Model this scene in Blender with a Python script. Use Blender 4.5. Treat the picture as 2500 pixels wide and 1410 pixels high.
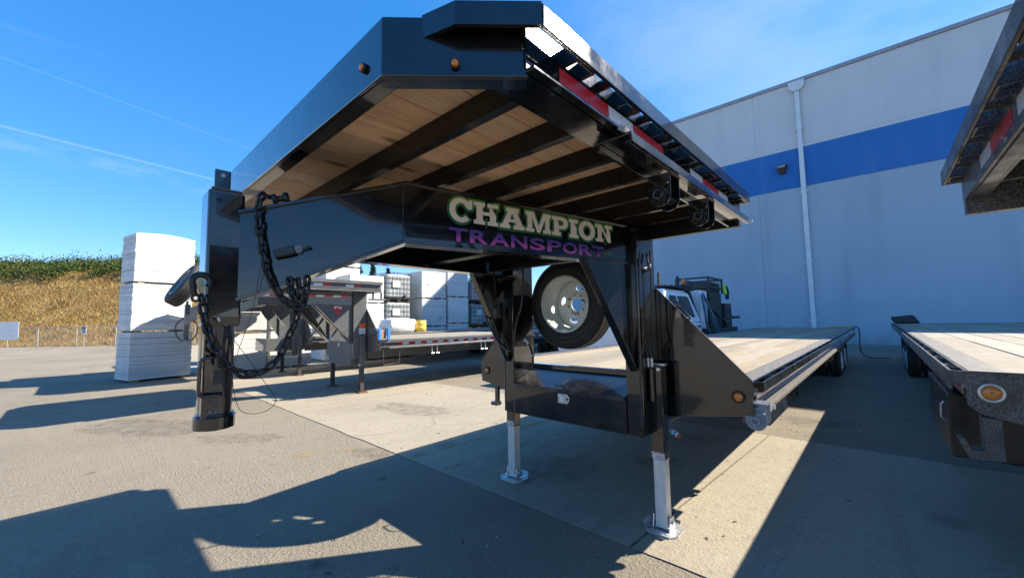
import bpy, bmesh, math, random
from mathutils import Vector, Matrix, noise as mnoise
R = math.radians
random.seed(7)
scene = bpy.context.scene
for o in list(bpy.data.objects):
    bpy.data.objects.remove(o)

# ------------------------------------------------------------------ camera
cam_d = bpy.data.cameras.new('camera'); cam = bpy.data.objects.new('camera', cam_d)
scene.collection.objects.link(cam); scene.camera = cam
cam_d.sensor_fit = 'HORIZONTAL'; cam_d.sensor_width = 36.0; cam_d.lens = 971.12 / 2500 * 36
cam_d.clip_start = 0.05; cam_d.clip_end = 6000
cR = Vector((0.73508362, 0.67777948, -0.01634128)); cU = Vector((0.06496128, -0.04642051, 0.99680749)); cF = Vector((-0.67485709, 0.73379841, 0.07815238))
cam.matrix_world = Matrix(((cR.x, cU.x, -cF.x, 1.8606), (cR.y, cU.y, -cF.y, -2.8908), (cR.z, cU.z, -cF.z, 1.4408), (0, 0, 0, 1)))

# ------------------------------------------------------------------ sun and sky
SUN = Vector((0.82, 1.13, 1.0)).normalized()
SUN_EL = math.asin(SUN.z); SUN_AZ = math.atan2(SUN.x, SUN.y)
sd = bpy.data.lights.new('sun', 'SUN'); sd.energy = 4.3; sd.angle = R(0.53); sd.color = (1.0, 0.90, 0.75)
sun = bpy.data.objects.new('sun', sd); scene.collection.objects.link(sun)
sun.rotation_euler = SUN.to_track_quat('Z', 'Y').to_euler(); sun.location = (20, 30, 30)

world = bpy.data.worlds.new('World'); scene.world = world; world.use_nodes = True
wt = world.node_tree; wt.nodes.clear()
def wn(t, **k):
    n = wt.nodes.new(t)
    for a, b in k.items(): setattr(n, a, b)
    return n
def wl(a, b): wt.links.new(a, b)
wo = wn('ShaderNodeOutputWorld'); bg = wn('ShaderNodeBackground'); bg.inputs[1].default_value = 0.120
sky = wn('ShaderNodeTexSky', sky_type='NISHITA', sun_disc=False, sun_elevation=SUN_EL, sun_rotation=SUN_AZ, altitude=2800.0, air_density=1.0, dust_density=0.05, ozone_density=3.5)
hsv = wn('ShaderNodeHueSaturation'); hsv.inputs['Saturation'].default_value = 1.80; hsv.inputs['Value'].default_value = 1.62
tint = wn('ShaderNodeMix', data_type='RGBA', blend_type='MULTIPLY'); tint.inputs[0].default_value = 1.0; gm = wn('ShaderNodeGamma'); gm.inputs[1].default_value = 0.55; wl(sky.outputs[0], gm.inputs[0]); wl(gm.outputs[0], tint.inputs[6]); tint.inputs[7].default_value = (1.0, 0.955, 0.985, 1); wl(tint.outputs[2], hsv.inputs['Color'])
tc = wn('ShaderNodeTexCoord')
def wmath(op, a, b=None, c=None):
    n = wn('ShaderNodeMath', operation=op)
    for i, v in enumerate((a, b, c)):
        if v is None: continue
        if isinstance(v, (int, float)): n.inputs[i].default_value = v
        else: wl(v, n.inputs[i])
    return n.outputs[0]
def wdot(v):
    n = wn('ShaderNodeVectorMath', operation='DOT_PRODUCT'); wl(tc.outputs['Generated'], n.inputs[0]); n.inputs[1].default_value = v
    return n.outputs['Value']
def wnoise(scale, detail, stretch, rot):
    mp = wn('ShaderNodeMapping'); mp.inputs['Scale'].default_value = stretch; mp.inputs['Rotation'].default_value = rot
    wl(tc.outputs['Generated'], mp.inputs[0])
    n = wn('ShaderNodeTexNoise'); n.inputs['Scale'].default_value = scale; n.inputs['Detail'].default_value = detail; n.inputs['Roughness'].default_value = 0.6
    wl(mp.outputs[0], n.inputs['Vector']); return n.outputs['Fac']
def wramp(v, lo, hi):
    n = wn('ShaderNodeMapRange'); n.interpolation_type = 'SMOOTHSTEP'; wl(v, n.inputs[0]); n.inputs[1].default_value = lo; n.inputs[2].default_value = hi
    return n.outputs[0]
# thin high cirrus: streaked noise, thicker on the half of the sky the sun is on
cirrus = wmath('MULTIPLY', wramp(wnoise(1.3, 5, (1.0, 1.6, 2.4), (0.3, 0.2, 0.5)), 0.30, 0.75), wramp(wdot(tuple(SUN)), 0.30, 0.95))
cirrus = wmath('MULTIPLY', cirrus, 0.40)
faint = wmath('MULTIPLY', wramp(wnoise(3.0, 7, (1.0, 1.0, 9.0), (0.18, -0.28, 0.0)), 0.62, 0.85), 0.05)
def contrail(nv, a, b, w, amt):
    d = wmath('ABSOLUTE', wdot(nv)); line = wmath('SUBTRACT', 1.0, wramp(d, w * 0.2, w))
    along = wmath('MULTIPLY', wramp(wdot(a), b[0], b[0] + 0.03), amt)
    return wmath('MULTIPLY', line, along)
c1 = contrail((-0.2977, -0.0579, -0.9529), (-0.9487, -0.0938, 0.3021), (0.86, 1.0), 0.0028, 0.16)
c2 = contrail((-0.3819, -0.1153, -0.9170), (-0.9229, -0.0054, 0.3850), (0.93, 1.0), 0.0018, 0.07)
veil = wmath('MULTIPLY', wmath('SUBTRACT', 1.0, wramp(wmath('ABSOLUTE', wmath('ADD', wdot((-0.2977, -0.0579, -0.9529)), -0.020)), 0.0, 0.022)),
             wmath('MULTIPLY', wramp(wdot((-0.9597, -0.05, 0.28)), 0.95, 0.99), wramp(wnoise(9.0, 6, (1.0, 1.0, 4.0), (0.1, -0.3, 0.0)), 0.40, 0.70)))
tot = wmath('MINIMUM', wmath('ADD', wmath('ADD', wmath('ADD', cirrus, c1), wmath('ADD', c2, faint)), wmath('MULTIPLY', veil, 0.22)), 0.9)
mix = wn('ShaderNodeMix', data_type='RGBA'); wl(tot, mix.inputs[0]); wl(hsv.outputs[0], mix.inputs[6]); mix.inputs[7].default_value = (2.6, 3.0, 3.5, 1)
wl(mix.outputs[2], bg.inputs[0]); wl(bg.outputs[0], wo.inputs[0])

vs = scene.view_settings; vs.view_transform = 'Standard'; vs.look = 'None'; vs.gamma = 1.0; vs.exposure = 1.58; vs.use_curve_mapping = False
scene.render.engine = 'CYCLES'; scene.cycles.max_bounces = 8; scene.cycles.use_denoising = True; scene.cycles.caustics_reflective = False; scene.cycles.caustics_refractive = False; scene.cycles.sample_clamp_indirect = 6.0
scene.render.film_transparent = False

# ------------------------------------------------------------------ material helpers
class NT:
    def __init__(s, name):
        s.m = bpy.data.materials.new(name); s.m.use_nodes = True; s.t = s.m.node_tree; s.t.nodes.clear()
        s.o = s.n('ShaderNodeOutputMaterial'); s.b = s.n('ShaderNodeBsdfPrincipled'); s.l(s.b.outputs[0], s.o.inputs[0])
        s.tc = s.n('ShaderNodeTexCoord')
    def n(s, t, **k):
        x = s.t.nodes.new(t)
        for a, b in k.items(): setattr(x, a, b)
        return x
    def l(s, a, b): s.t.links.new(a, b)
    def put(s, sock, v):
        if hasattr(v, 'links') or isinstance(v, bpy.types.NodeSocket): s.l(v, sock)
        else: sock.default_value = v
    def coord(s, scale=(1, 1, 1), rot=(0, 0, 0), src='Object', loc=None):
        m = s.n('ShaderNodeMapping'); m.inputs['Scale'].default_value = scale; m.inputs['Rotation'].default_value = rot
        s.l(s.tc.outputs[src], m.inputs[0])
        if loc is not None: s.put(m.inputs['Location'], loc)
        return m.outputs[0]
    def noise(s, scale, detail=4, rough=0.55, vec=None, dist=0.0):
        x = s.n('ShaderNodeTexNoise'); x.inputs['Scale'].default_value = scale; x.inputs['Detail'].default_value = detail; x.inputs['Roughness'].default_value = rough; x.inputs['Distortion'].default_value = dist
        s.l(vec if vec is not None else s.tc.outputs['Object'], x.inputs['Vector']); return x.outputs['Fac']
    def vor(s, scale, vec=None, feature='F1', out='Distance', rnd=1.0):
        x = s.n('ShaderNodeTexVoronoi', feature=feature); x.inputs['Scale'].default_value = scale; x.inputs['Randomness'].default_value = rnd
        s.l(vec if vec is not None else s.tc.outputs['Object'], x.inputs['Vector']); return x.outputs[out]
    def ramp(s, v, lo, hi, a=0.0, b=1.0):
        x = s.n('ShaderNodeMapRange'); x.interpolation_type = 'SMOOTHSTEP'; s.l(v, x.inputs[0])
        for i, q in enumerate((lo, hi, a, b)): x.inputs[i + 1].default_value = q
        return x.outputs[0]
    def math(s, op, a, b=0.0):
        x = s.n('ShaderNodeMath', operation=op); s.put(x.inputs[0], a); s.put(x.inputs[1], b); return x.outputs[0]
    def mix(s, f, a, b, mode='MIX'):
        x = s.n('ShaderNodeMix', data_type='RGBA', blend_type=mode)
        s.put(x.inputs[0], f)
        for i, v in ((6, a), (7, b)):
            if isinstance(v, tuple): x.inputs[i].default_value = (v[0], v[1], v[2], 1)
            else: s.l(v, x.inputs[i])
        return x.outputs[2]
    def bump(s, h, strength=0.3, dist=0.01):
        x = s.n('ShaderNodeBump'); x.inputs['Strength'].default_value = strength; x.inputs['Distance'].default_value = dist
        s.l(h, x.inputs['Height']); s.l(x.outputs[0], s.b.inputs['Normal'])
    def set(s, **k):
        for a, v in k.items():
            sock = s.b.inputs[{'color': 'Base Color', 'rough': 'Roughness', 'metal': 'Metallic', 'spec': 'Specular IOR Level', 'coat': 'Coat Weight', 'coatr': 'Coat Roughness', 'trans': 'Transmission Weight', 'alpha': 'Alpha', 'ior': 'IOR', 'emit': 'Emission Color', 'estr': 'Emission Strength', 'sss': 'Subsurface Weight'}[a]]
            if isinstance(v, tuple): sock.default_value = (v[0], v[1], v[2], 1)
            else: s.put(sock, v)
        return s
    def sep(s, src='Object'):
        x = s.n('ShaderNodeSeparateXYZ'); s.l(s.tc.outputs[src], x.inputs[0]); return x.outputs
    def orand(s):
        return s.n('ShaderNodeObjectInfo').outputs['Random']
M = {}
def plain(name, c, rough=0.5, metal=0.0, var=0.12, vscale=6.0, bump=0.0, bscale=60.0, **k):
    t = NT(name)
    f = t.noise(vscale, 5)
    a = tuple(min(1, x * (1 + var)) for x in c); b = tuple(x * (1 - var) for x in c)
    t.set(color=t.mix(t.ramp(f, 0.3, 0.7), b, a), rough=t.ramp(t.noise(vscale * 2.3, 4), 0.3, 0.7, max(0.02, rough - 0.06), min(1, rough + 0.08)), metal=metal, **k)
    if bump: t.bump(t.noise(bscale, 4), bump, 0.004)
    M[name] = t.m; return t.m
def paint(name, c, rough, dust=0.15, dustc=(0.22, 0.19, 0.15), speck=0.0, wave=0.25, coatw=1.0):
    t = NT(name)
    d = t.ramp(t.noise(3.5, 7, 0.65), 0.48, 0.78)
    d2 = t.ramp(t.noise(45, 3, 0.6), 0.55, 0.75)
    f = t.math('MULTIPLY', t.math('ADD', t.math('MULTIPLY', d, 0.8), t.math('MULTIPLY', d2, 0.35)), dust)
    col = t.mix(f, c, dustc)
    if speck:
        sp = t.math('MULTIPLY', t.ramp(t.noise(150, 4, 0.8), 0.42, 0.64), t.ramp(t.noise(5, 5, 0.6), 0.30, 0.62, 0.25, 1.0))
        col = t.mix(t.math('MULTIPLY', sp, speck), col, dustc)
    t.set(color=col, rough=t.ramp(t.noise(7, 5), 0.3, 0.75, rough, rough + 0.12 + 0.2 * dust + 0.25 * speck), spec=0.5, coat=coatw * (1 - speck), coatr=t.ramp(t.noise(3.1, 7, 0.7), 0.35, 0.75, 0.010, 0.07), ior=1.45)
    h = t.math('ADD', t.math('MULTIPLY', t.noise(11, 3), 1.0), t.math('MULTIPLY', t.noise(160, 2), 0.10))
    t.bump(h, wave, 0.006)
    M[name] = t.m; return t.m
paint('black_paint', (0.0055, 0.0058, 0.0068), 0.13, dust=0.045, wave=0.30)
paint('black_sunlit', (0.010, 0.010, 0.011), 0.20, dust=0.55, coatw=0.6)  # toolbox lid: paler mottling puts the sunlit look of its top into the colour
paint('black_satin', (0.006, 0.006, 0.007), 0.26, dust=0.03, coatw=0.10)
paint('black_gloss', (0.006, 0.0063, 0.0075), 0.05, dust=0.03, wave=0.10, coatw=0.4)
paint('black_worn', (0.012, 0.012, 0.013), 0.22, dust=0.30, speck=0.10)
paint('grey_paint', (0.085, 0.088, 0.088), 0.30, dust=0.25, wave=0.1)
paint('dusty_paint', (0.020, 0.021, 0.023), 0.34, dust=0.50, dustc=(0.23, 0.235, 0.24), speck=0.80, wave=0.12)
paint('winch_grey', (0.20, 0.24, 0.29), 0.35, dust=0.1)
def galv():
    t = NT('galvanised'); v = t.vor(38, out='Color'); s = t.n('ShaderNodeSeparateColor'); t.l(v, s.inputs[0])
    st = t.ramp(t.noise(1.0, 5, 0.6, vec=t.coord((40, 40, 3))), 0.3, 0.75)
    col = t.mix(t.math('MULTIPLY', s.outputs[0], 0.5), (0.62, 0.63, 0.62), (0.80, 0.81, 0.80))
    t.set(color=t.mix(t.math('MULTIPLY', st, 0.35), col, (0.42, 0.42, 0.39)), metal=0.30, rough=t.ramp(t.noise(20, 4), 0.3, 0.7, 0.30, 0.45)); t.bump(t.noise(60, 3), 0.08, 0.003)
    M['galvanised'] = t.m
galv()
plain('zinc', (0.62, 0.64, 0.65), 0.25, 0.55, 0.1, 20)
plain('chain_black', (0.011, 0.011, 0.012), 0.30, 0.0, 0.3, 40, 0.2, 200)
plain('chain_rust', (0.10, 0.085, 0.07), 0.55, 0.5, 0.3, 40)
plain('rubber', (0.020, 0.020, 0.021), 0.62, 0.0, 0.25, 12, 0.25, 240)
plain('rubber_dusty', (0.045, 0.043, 0.040), 0.75, 0.0, 0.25, 12, 0.25, 160)
plain('cable_black', (0.010, 0.010, 0.011), 0.38, 0.0, 0.2, 30)
plain('rim_grey', (0.66, 0.70, 0.68), 0.30, 0.0, 0.07, 14)
plain('tape_red', (0.62, 0.022, 0.024), 0.28, 0.0, 0.16, 160, 0.2, 500, coat=0.5)
plain('tape_white', (0.78, 0.78, 0.78), 0.28, 0.0, 0.10, 160, 0.2, 500, coat=0.5)
plain('amber', (0.62, 0.20, 0.020), 0.18, 0.0, 0.10, 80, 0.4, 220, coat=0.6)
plain('lens_red', (0.30, 0.02, 0.02), 0.2, 0.0, 0.1, 80, coat=0.6)
plain('chrome_bezel', (0.55, 0.54, 0.50), 0.35, 0.6, 0.12, 30)
plain('sticker', (0.62, 0.62, 0.62), 0.5, 0.0, 0.05, 30)
plain('sticker_red', (0.5, 0.10, 0.10), 0.5)
plain('sticker_ink', (0.06, 0.06, 0.06), 0.6)
plain('hole_light', (0.46, 0.58, 0.70), 0.4)
plain('bore_grey', (0.10, 0.13, 0.16), 0.4)
plain('track_dusty', (0.13, 0.115, 0.10), 0.55, 0.2, 0.3, 25, 0.3, 120)
plain('edge_steel', (0.16, 0.15, 0.14), 0.6, 0.2, 0.3, 30, 0.5, 120)
plain('weld', (0.045, 0.045, 0.05), 0.22, 0.2, 0.3, 60, 0.8, 160)
plain('rust', (0.13, 0.06, 0.028), 0.8, 0.0, 0.35, 25, 0.4, 120)
plain('letter_cream', (0.94, 0.91, 0.84), 0.45, 0.0, 0.03, 8)
plain('letter_teal', (0.16, 0.30, 0.28), 0.45, 0.0, 0.03, 8)
plain('plastic_black', (0.022, 0.022, 0.023), 0.45, 0.0, 0.2, 20)
plain('blue_plastic', (0.02, 0.20, 0.72), 0.4, 0.0, 0.08, 20)
plain('orange_cap', (0.85, 0.13, 0.02), 0.4)
plain('yellow_strap', (0.75, 0.42, 0.02), 0.7, 0.0, 0.2, 60)
plain('hivis', (0.45, 0.85, 0.08), 0.7, 0.0, 0.2, 30)
plain('olive_cloth', (0.035, 0.035, 0.04), 0.9)
plain('hose_blue', (0.10, 0.16, 0.22), 0.5)
plain('truck_white', (0.86, 0.87, 0.88), 0.22, 0.0, 0.03, 4, coat=0.6)
plain('truck_dark', (0.022, 0.023, 0.026), 0.45, 0.0, 0.3, 12)
plain('steel_dark', (0.055, 0.052, 0.050), 0.6, 0.3, 0.35, 10)
plain('tarp_white', (0.74, 0.74, 0.72), 0.7, 0.0, 0.06, 4, 0.4, 14)
plain('pallet_wood', (0.30, 0.21, 0.12), 0.85, 0.0, 0.3, 10, 0.3, 60)
plain('barrel_yellow', (0.70, 0.48, 0.08), 0.6, 0.0, 0.15, 8)
plain('sign_white', (0.76, 0.76, 0.74), 0.5, 0.0, 0.03, 8)
plain('sign_ink', (0.03, 0.03, 0.03), 0.6)
plain('fence_metal', (0.42, 0.42, 0.40), 0.5, 0.6, 0.1, 8)
plain('pipe_white', (0.62, 0.68, 0.70), 0.5, 0.0, 0.06, 3)
plain('coping', (0.26, 0.30, 0.36), 0.55, 0.0, 0.08, 3)
plain('lamp_dark', (0.045, 0.043, 0.042), 0.5)
plain('lamp_lens', (0.30, 0.28, 0.25), 0.3)
plain('litter', (0.45, 0.43, 0.40), 0.7)
def glassy(name, c, rough, tr, alpha=1.0):
    t = NT(name); t.set(color=c, rough=rough, trans=tr, ior=1.45, alpha=alpha); M[name] = t.m
glassy('bottle_plastic', (0.8, 0.85, 0.88), 0.08, 0.85)
glassy('clear_bag', (0.85, 0.87, 0.9), 0.12, 0.5, 0.45)
t = NT('window_glass'); t.set(color=(0.012, 0.015, 0.018), rough=0.08, spec=0.35); M['window_glass'] = t.m

def wood(name, pale, dark, knot, contrast=0.5, grey=0.0):
    t = NT(name)
    rnd = t.orand(); off = t.n('ShaderNodeCombineXYZ'); t.l(t.math('MULTIPLY', rnd, 37.0), off.inputs[0]); t.l(t.math('MULTIPLY', rnd, 91.0), off.inputs[1])
    vec = t.coord((1, 1, 1), loc=off.outputs[0])
    mp = t.n('ShaderNodeMapping'); mp.inputs['Scale'].default_value = (26, 1.5, 26); t.l(vec, mp.inputs[0])
    g = t.noise(1.0, 6, 0.62, vec=mp.outputs[0], dist=1.2)
    mp2 = t.n('ShaderNodeMapping'); mp2.inputs['Scale'].default_value = (120, 4.0, 120); t.l(vec, mp2.inputs[0])
    g2 = t.noise(1.0, 3, 0.6, vec=mp2.outputs[0])
    mp3 = t.n('ShaderNodeMapping'); mp3.inputs['Scale'].default_value = (6.0, 2.2, 6.0); t.l(vec, mp3.inputs[0])
    k = t.vor(1.0, vec=mp3.outputs[0]); kn = t.ramp(t.math('ADD', k, t.math('MULTIPLY', t.math('SUBTRACT', g, 0.5), 0.10)), 0.06, 0.17, 1.0, 0.0)
    col = t.mix(t.math('MULTIPLY', t.ramp(g, 0.35, 0.68), contrast), pale, dark)
    col = t.mix(t.math('MULTIPLY', t.ramp(g2, 0.5, 0.8), contrast * 0.5), col, dark)
    col = t.mix(t.math('MULTIPLY', kn, 0.75), col, knot)
    hs = t.n('ShaderNodeHueSaturation'); t.l(col, hs.inputs['Color']); t.l(t.ramp(rnd, 0.0, 1.0, 0.80, 1.14), hs.inputs['Value']); t.l(t.ramp(t.math('FRACT', t.math('MULTIPLY', rnd, 7.3)), 0.0, 1.0, 0.85, 1.15), hs.inputs['Saturation'])
    out = hs.outputs[0]
    if grey: out = t.mix(t.math('MULTIPLY', t.ramp(t.noise(4, 6), 0.4, 0.75), grey), out, (0.33, 0.30, 0.26))
    t.set(color=out, rough=0.78, spec=0.25); t.bump(t.math('ADD', g, t.math('MULTIPLY', g2, 0.5)), 0.25, 0.003)
    M[name] = t.m
wood('plank_new', (0.90, 0.63, 0.43), (0.66, 0.40, 0.235), (0.20, 0.08, 0.035), 0.6)
wood('plank_deck', (0.35, 0.295, 0.215), (0.23, 0.18, 0.115), (0.17, 0.11, 0.06), 0.55, 0.35)
wood('plank_weathered', (0.32, 0.285, 0.225), (0.22, 0.19, 0.145), (0.16, 0.12, 0.08), 0.5, 0.5)

def ground_mats():
    # asphalt: fine aggregate, stains, patches, pale scuffs
    t = NT('asphalt')
    agg = t.noise(170, 2, 0.6); agg2 = t.vor(95, out='Color'); s = t.n('ShaderNodeSeparateColor'); t.l(agg2, s.inputs[0])
    big = t.noise(0.35, 6, 0.6); mid = t.noise(2.2, 6, 0.65); drag = t.noise(1.0, 5, 0.6, vec=t.coord((0.9, 5.0, 1.0), rot=(0, 0, 0.5)))
    g45 = t.noise(42, 3, 0.7); col = t.mix(t.ramp(agg, 0.3, 0.72), (0.205, 0.177, 0.133), (0.380, 0.330, 0.252)); col = t.mix(t.math('MULTIPLY', t.ramp(g45, 0.50, 0.78), 0.45), col, (0.085, 0.08, 0.072)); col = t.mix(t.math('MULTIPLY', t.ramp(g45, 0.26, 0.42, 1.0, 0.0), 0.40), col, (0.40, 0.36, 0.29))
    col = t.mix(t.math('MULTIPLY', t.ramp(s.outputs[0], 0.86, 0.97), 0.55), col, (0.38, 0.36, 0.32))
    col = t.mix(t.math('MULTIPLY', t.ramp(big, 0.42, 0.70), 0.30), col, (0.085, 0.079, 0.07))
    m2 = t.noise(9, 6, 0.72); col = t.mix(t.math('MULTIPLY', t.ramp(m2, 0.50, 0.74), 0.30), col, (0.11, 0.10, 0.085)); col = t.mix(t.math('MULTIPLY', t.ramp(mid, 0.54, 0.78), 0.40), col, (0.36, 0.325, 0.265))
    col = t.mix(t.math('MULTIPLY', t.ramp(drag, 0.60, 0.80), 0.18), col, (0.07, 0.066, 0.06))
    spot = t.vor(1.3); col = t.mix(t.math('MULTIPLY', t.ramp(spot, 0.04, 0.10, 1.0, 0.0), 0.5), col, (0.05, 0.047, 0.043))
    cr = t.vor(0.30, vec=t.coord((1, 1, 1)), feature='DISTANCE_TO_EDGE')
    crn = t.math('ADD', cr, t.math('MULTIPLY', t.math('SUBTRACT', t.noise(3.0, 5), 0.5), 0.05))
    col = t.mix(t.math('MULTIPLY', t.ramp(t.math('ABSOLUTE', crn), 0.0, 0.0025, 1.0, 0.0), 0.12), col, (0.04, 0.038, 0.035))
    t.set(color=col, rough=0.9, spec=0.25)
    t.bump(t.math('ADD', t.math('ADD', agg, t.math('MULTIPLY', s.outputs[0], 0.6)), t.math('MULTIPLY', g45, 2.2)), 1.0, 0.008); M['asphalt'] = t.m
    t = NT('concrete')
    agg = t.noise(190, 2, 0.6); fine = t.noise(60, 3); big = t.noise(0.5, 6, 0.62); mid = t.noise(2.6, 6, 0.62); tyre = t.noise(1.0, 5, 0.55, vec=t.coord((4.5, 0.35, 1.0)))
    g45 = t.noise(48, 3, 0.7); col = t.mix(t.ramp(agg, 0.3, 0.72), (0.300, 0.262, 0.198), (0.430, 0.380, 0.292)); col = t.mix(t.math('MULTIPLY', t.ramp(g45, 0.50, 0.78), 0.35), col, (0.16, 0.145, 0.118)); col = t.mix(t.math('MULTIPLY', t.ramp(g45, 0.26, 0.42, 1.0, 0.0), 0.30), col, (0.42, 0.39, 0.33))
    col = t.mix(t.math('MULTIPLY', t.ramp(big, 0.42, 0.72), 0.35), col, (0.20, 0.183, 0.155))
    m2 = t.noise(11, 6, 0.72); col = t.mix(t.math('MULTIPLY', t.ramp(m2, 0.48, 0.72), 0.34), col, (0.15, 0.137, 0.115)); col = t.mix(t.math('MULTIPLY', t.ramp(mid, 0.56, 0.78), 0.42), col, (0.42, 0.39, 0.335))
    col = t.mix(t.math('MULTIPLY', t.ramp(tyre, 0.52, 0.78), 0.42), col, (0.15, 0.138, 0.12))
    oil = t.vor(0.9); col = t.mix(t.math('MULTIPLY', t.ramp(t.math('ADD', oil, t.math('MULTIPLY', mid, 0.12)), 0.10, 0.22, 1.0, 0.0), 0.35), col, (0.11, 0.10, 0.088))
    sp = t.vor(34); col = t.mix(t.math('MULTIPLY', t.ramp(sp, 0.05, 0.13, 1.0, 0.0), 0.25), col, (0.10, 0.09, 0.08))
    t.set(color=col, rough=0.88, spec=0.25); t.bump(t.math('ADD', agg, t.math('MULTIPLY', g45, 1.6)), 0.8, 0.006); M['concrete'] = t.m
    t = NT('joint_tar'); t.set(color=t.mix(t.ramp(t.noise(25, 4), 0.35, 0.7), (0.12, 0.108, 0.09), (0.20, 0.182, 0.15)), rough=0.95); t.bump(t.noise(60, 3), 0.6, 0.01); M['joint_tar'] = t.m
    # worn paint is a sheet with holes eaten into it
    for nm, c, lo in (('worn_yellow', (0.42, 0.29, 0.10), 0.44), ('worn_white', (0.42, 0.40, 0.36), 0.42)):
        t = NT(nm); a = t.math('ADD', t.noise(28, 5, 0.7), t.math('MULTIPLY', t.math('SUBTRACT', t.noise(2.5, 4), 0.5), 0.9))
        t.set(color=c, rough=0.85, alpha=t.ramp(a, lo + 0.06, lo + 0.2, 0.0, 0.6)); M[nm] = t.m
ground_mats()
t = NT('crack_dark'); t.set(color=t.mix(t.ramp(t.noise(30, 4), 0.35, 0.7), (0.05, 0.045, 0.038), (0.11, 0.10, 0.085)), rough=0.95); M['crack_dark'] = t.m
t = NT('oil_stain'); a = t.math('MULTIPLY', t.ramp(t.noise(7, 5, 0.65), 0.32, 0.66), t.ramp(t.noise(60, 3, 0.7), 0.25, 0.6)); t.set(color=(0.045, 0.040, 0.034), rough=0.7, alpha=t.math('MULTIPLY', a, 0.28)); M['oil_stain'] = t.m
def wall_mats():
    for nm, c, st in (('wall_lower', (0.37, 0.46, 0.53), (0.29, 0.375, 0.445)), ('wall_upper', (0.57, 0.60, 0.60), (0.48, 0.51, 0.53)), ('wall_band', (0.022, 0.150, 0.43), (0.060, 0.20, 0.47))):
        t = NT(nm)
        streak = t.noise(1.0, 6, 0.6, vec=t.coord((1.6, 1.0, 0.10))); blot = t.noise(0.35, 5); fine = t.noise(30, 3)
        f = t.math('ADD', t.math('MULTIPLY', t.ramp(streak, 0.45, 0.75), 0.5), t.math('MULTIPLY', t.ramp(blot, 0.4, 0.7), 0.4))
        col = t.mix(f, c, st); z = t.sep()[2]
        gr = t.math('MULTIPLY', t.ramp(t.math('ADD', z, t.math('MULTIPLY', t.noise(1.7, 6, 0.7), -1.5)), -0.75, 0.15, 1.0, 0.0), t.ramp(t.noise(14, 5, 0.7), 0.3, 0.65)); col = t.mix(t.math('MULTIPLY', gr, 0.55), col, (0.12, 0.11, 0.09))
        dr = t.math('MULTIPLY', t.ramp(t.noise(1.0, 4, 0.6, vec=t.coord((5.0, 1.0, 0.12))), 0.62, 0.78), t.ramp(t.noise(0.4, 3), 0.45, 0.65)); col = t.mix(t.math('MULTIPLY', dr, 0.22), col, tuple(x * 0.55 for x in c))
        sc_ = t.ramp(t.vor(2.2), 0.02, 0.045, 1.0, 0.0); col = t.mix(t.math('MULTIPLY', sc_, 0.35), col, tuple(x * 0.5 for x in c))
        t.set(color=col, rough=0.7, spec=0.3); t.bump(fine, 0.1, 0.004); M[nm] = t.m
wall_mats()
def foam_mat():
    t = NT('foam'); rnd = t.orand()
    c = t.mix(t.ramp(t.noise(2.0, 5), 0.35, 0.7), (0.66, 0.66, 0.64), (0.58, 0.58, 0.565)); hs = t.n('ShaderNodeHueSaturation'); t.l(c, hs.inputs['Color']); t.l(t.ramp(rnd, 0.0, 1.0, 0.84, 1.05), hs.inputs['Value']); c = hs.outputs[0]
    t.set(color=c, rough=0.55, spec=0.3); t.bump(t.noise(9, 4), 0.3, 0.02); M['foam'] = t.m
    t = NT('tote_plastic'); t.set(color=t.mix(t.ramp(t.noise(2, 3), 0.3, 0.7), (0.30, 0.34, 0.34), (0.42, 0.46, 0.46)), rough=0.4); M['tote_plastic'] = t.m
    t = NT('tote_pink'); t.set(color=t.mix(t.ramp(t.noise(2, 3), 0.3, 0.7), (0.50, 0.40, 0.40), (0.58, 0.47, 0.46)), rough=0.4); M['tote_pink'] = t.m
foam_mat()
def plant_mats():
    for nm, a, b, c in (('bramble', (0.020, 0.045, 0.010), (0.065, 0.095, 0.020), (0.16, 0.13, 0.03)), ('needles', (0.020, 0.045, 0.022), (0.045, 0.075, 0.03), (0.05, 0.075, 0.03))):
        t = NT(nm); x = t.n('ShaderNodeNewGeometry').outputs['Random Per Island']
        col = t.mix(t.ramp(x, 0.0, 0.75), a, b); col = t.mix(t.ramp(t.math('ADD', x, t.math('MULTIPLY', t.noise(0.25, 3), 0.5)), 1.05, 1.35), col, c)
        t.set(color=col, rough=0.6, spec=0.2); M[nm] = t.m
    t = NT('dry_grass'); x = t.n('ShaderNodeNewGeometry').outputs['Random Per Island']
    t.set(color=t.mix(t.ramp(x, 0.0, 1.0), (0.27, 0.175, 0.058), (0.38, 0.26, 0.10)), rough=0.9, spec=0.1); M['dry_grass'] = t.m
    t = NT('hill_soil'); a = t.noise(0.5, 7, 0.65); b = t.noise(6, 5)
    col = t.mix(t.ramp(a, 0.35, 0.68), (0.21, 0.125, 0.04), (0.36, 0.24, 0.088)); col = t.mix(t.math('MULTIPLY', t.ramp(b, 0.45, 0.75), 0.5), col, (0.17, 0.10, 0.035))
    t.set(color=col, rough=0.95, spec=0.1); t.bump(t.noise(5, 6), 1.0, 0.25); M['hill_soil'] = t.m
    plain('bark', (0.09, 0.06, 0.04), 0.9, 0.0, 0.3, 6, 0.5, 20)
plant_mats()
t = NT('letter_green'); q = t.sep(); z = t.math('SUBTRACT', q[2], t.math('MULTIPLY', t.math('ADD', q[1], 1.7), 0.0165)); t.set(color=t.mix(t.ramp(z, 1.99, 2.035), (0.014, 0.17, 0.078), (0.10, 0.32, 0.026)), rough=0.45); M['letter_green'] = t.m
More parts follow.
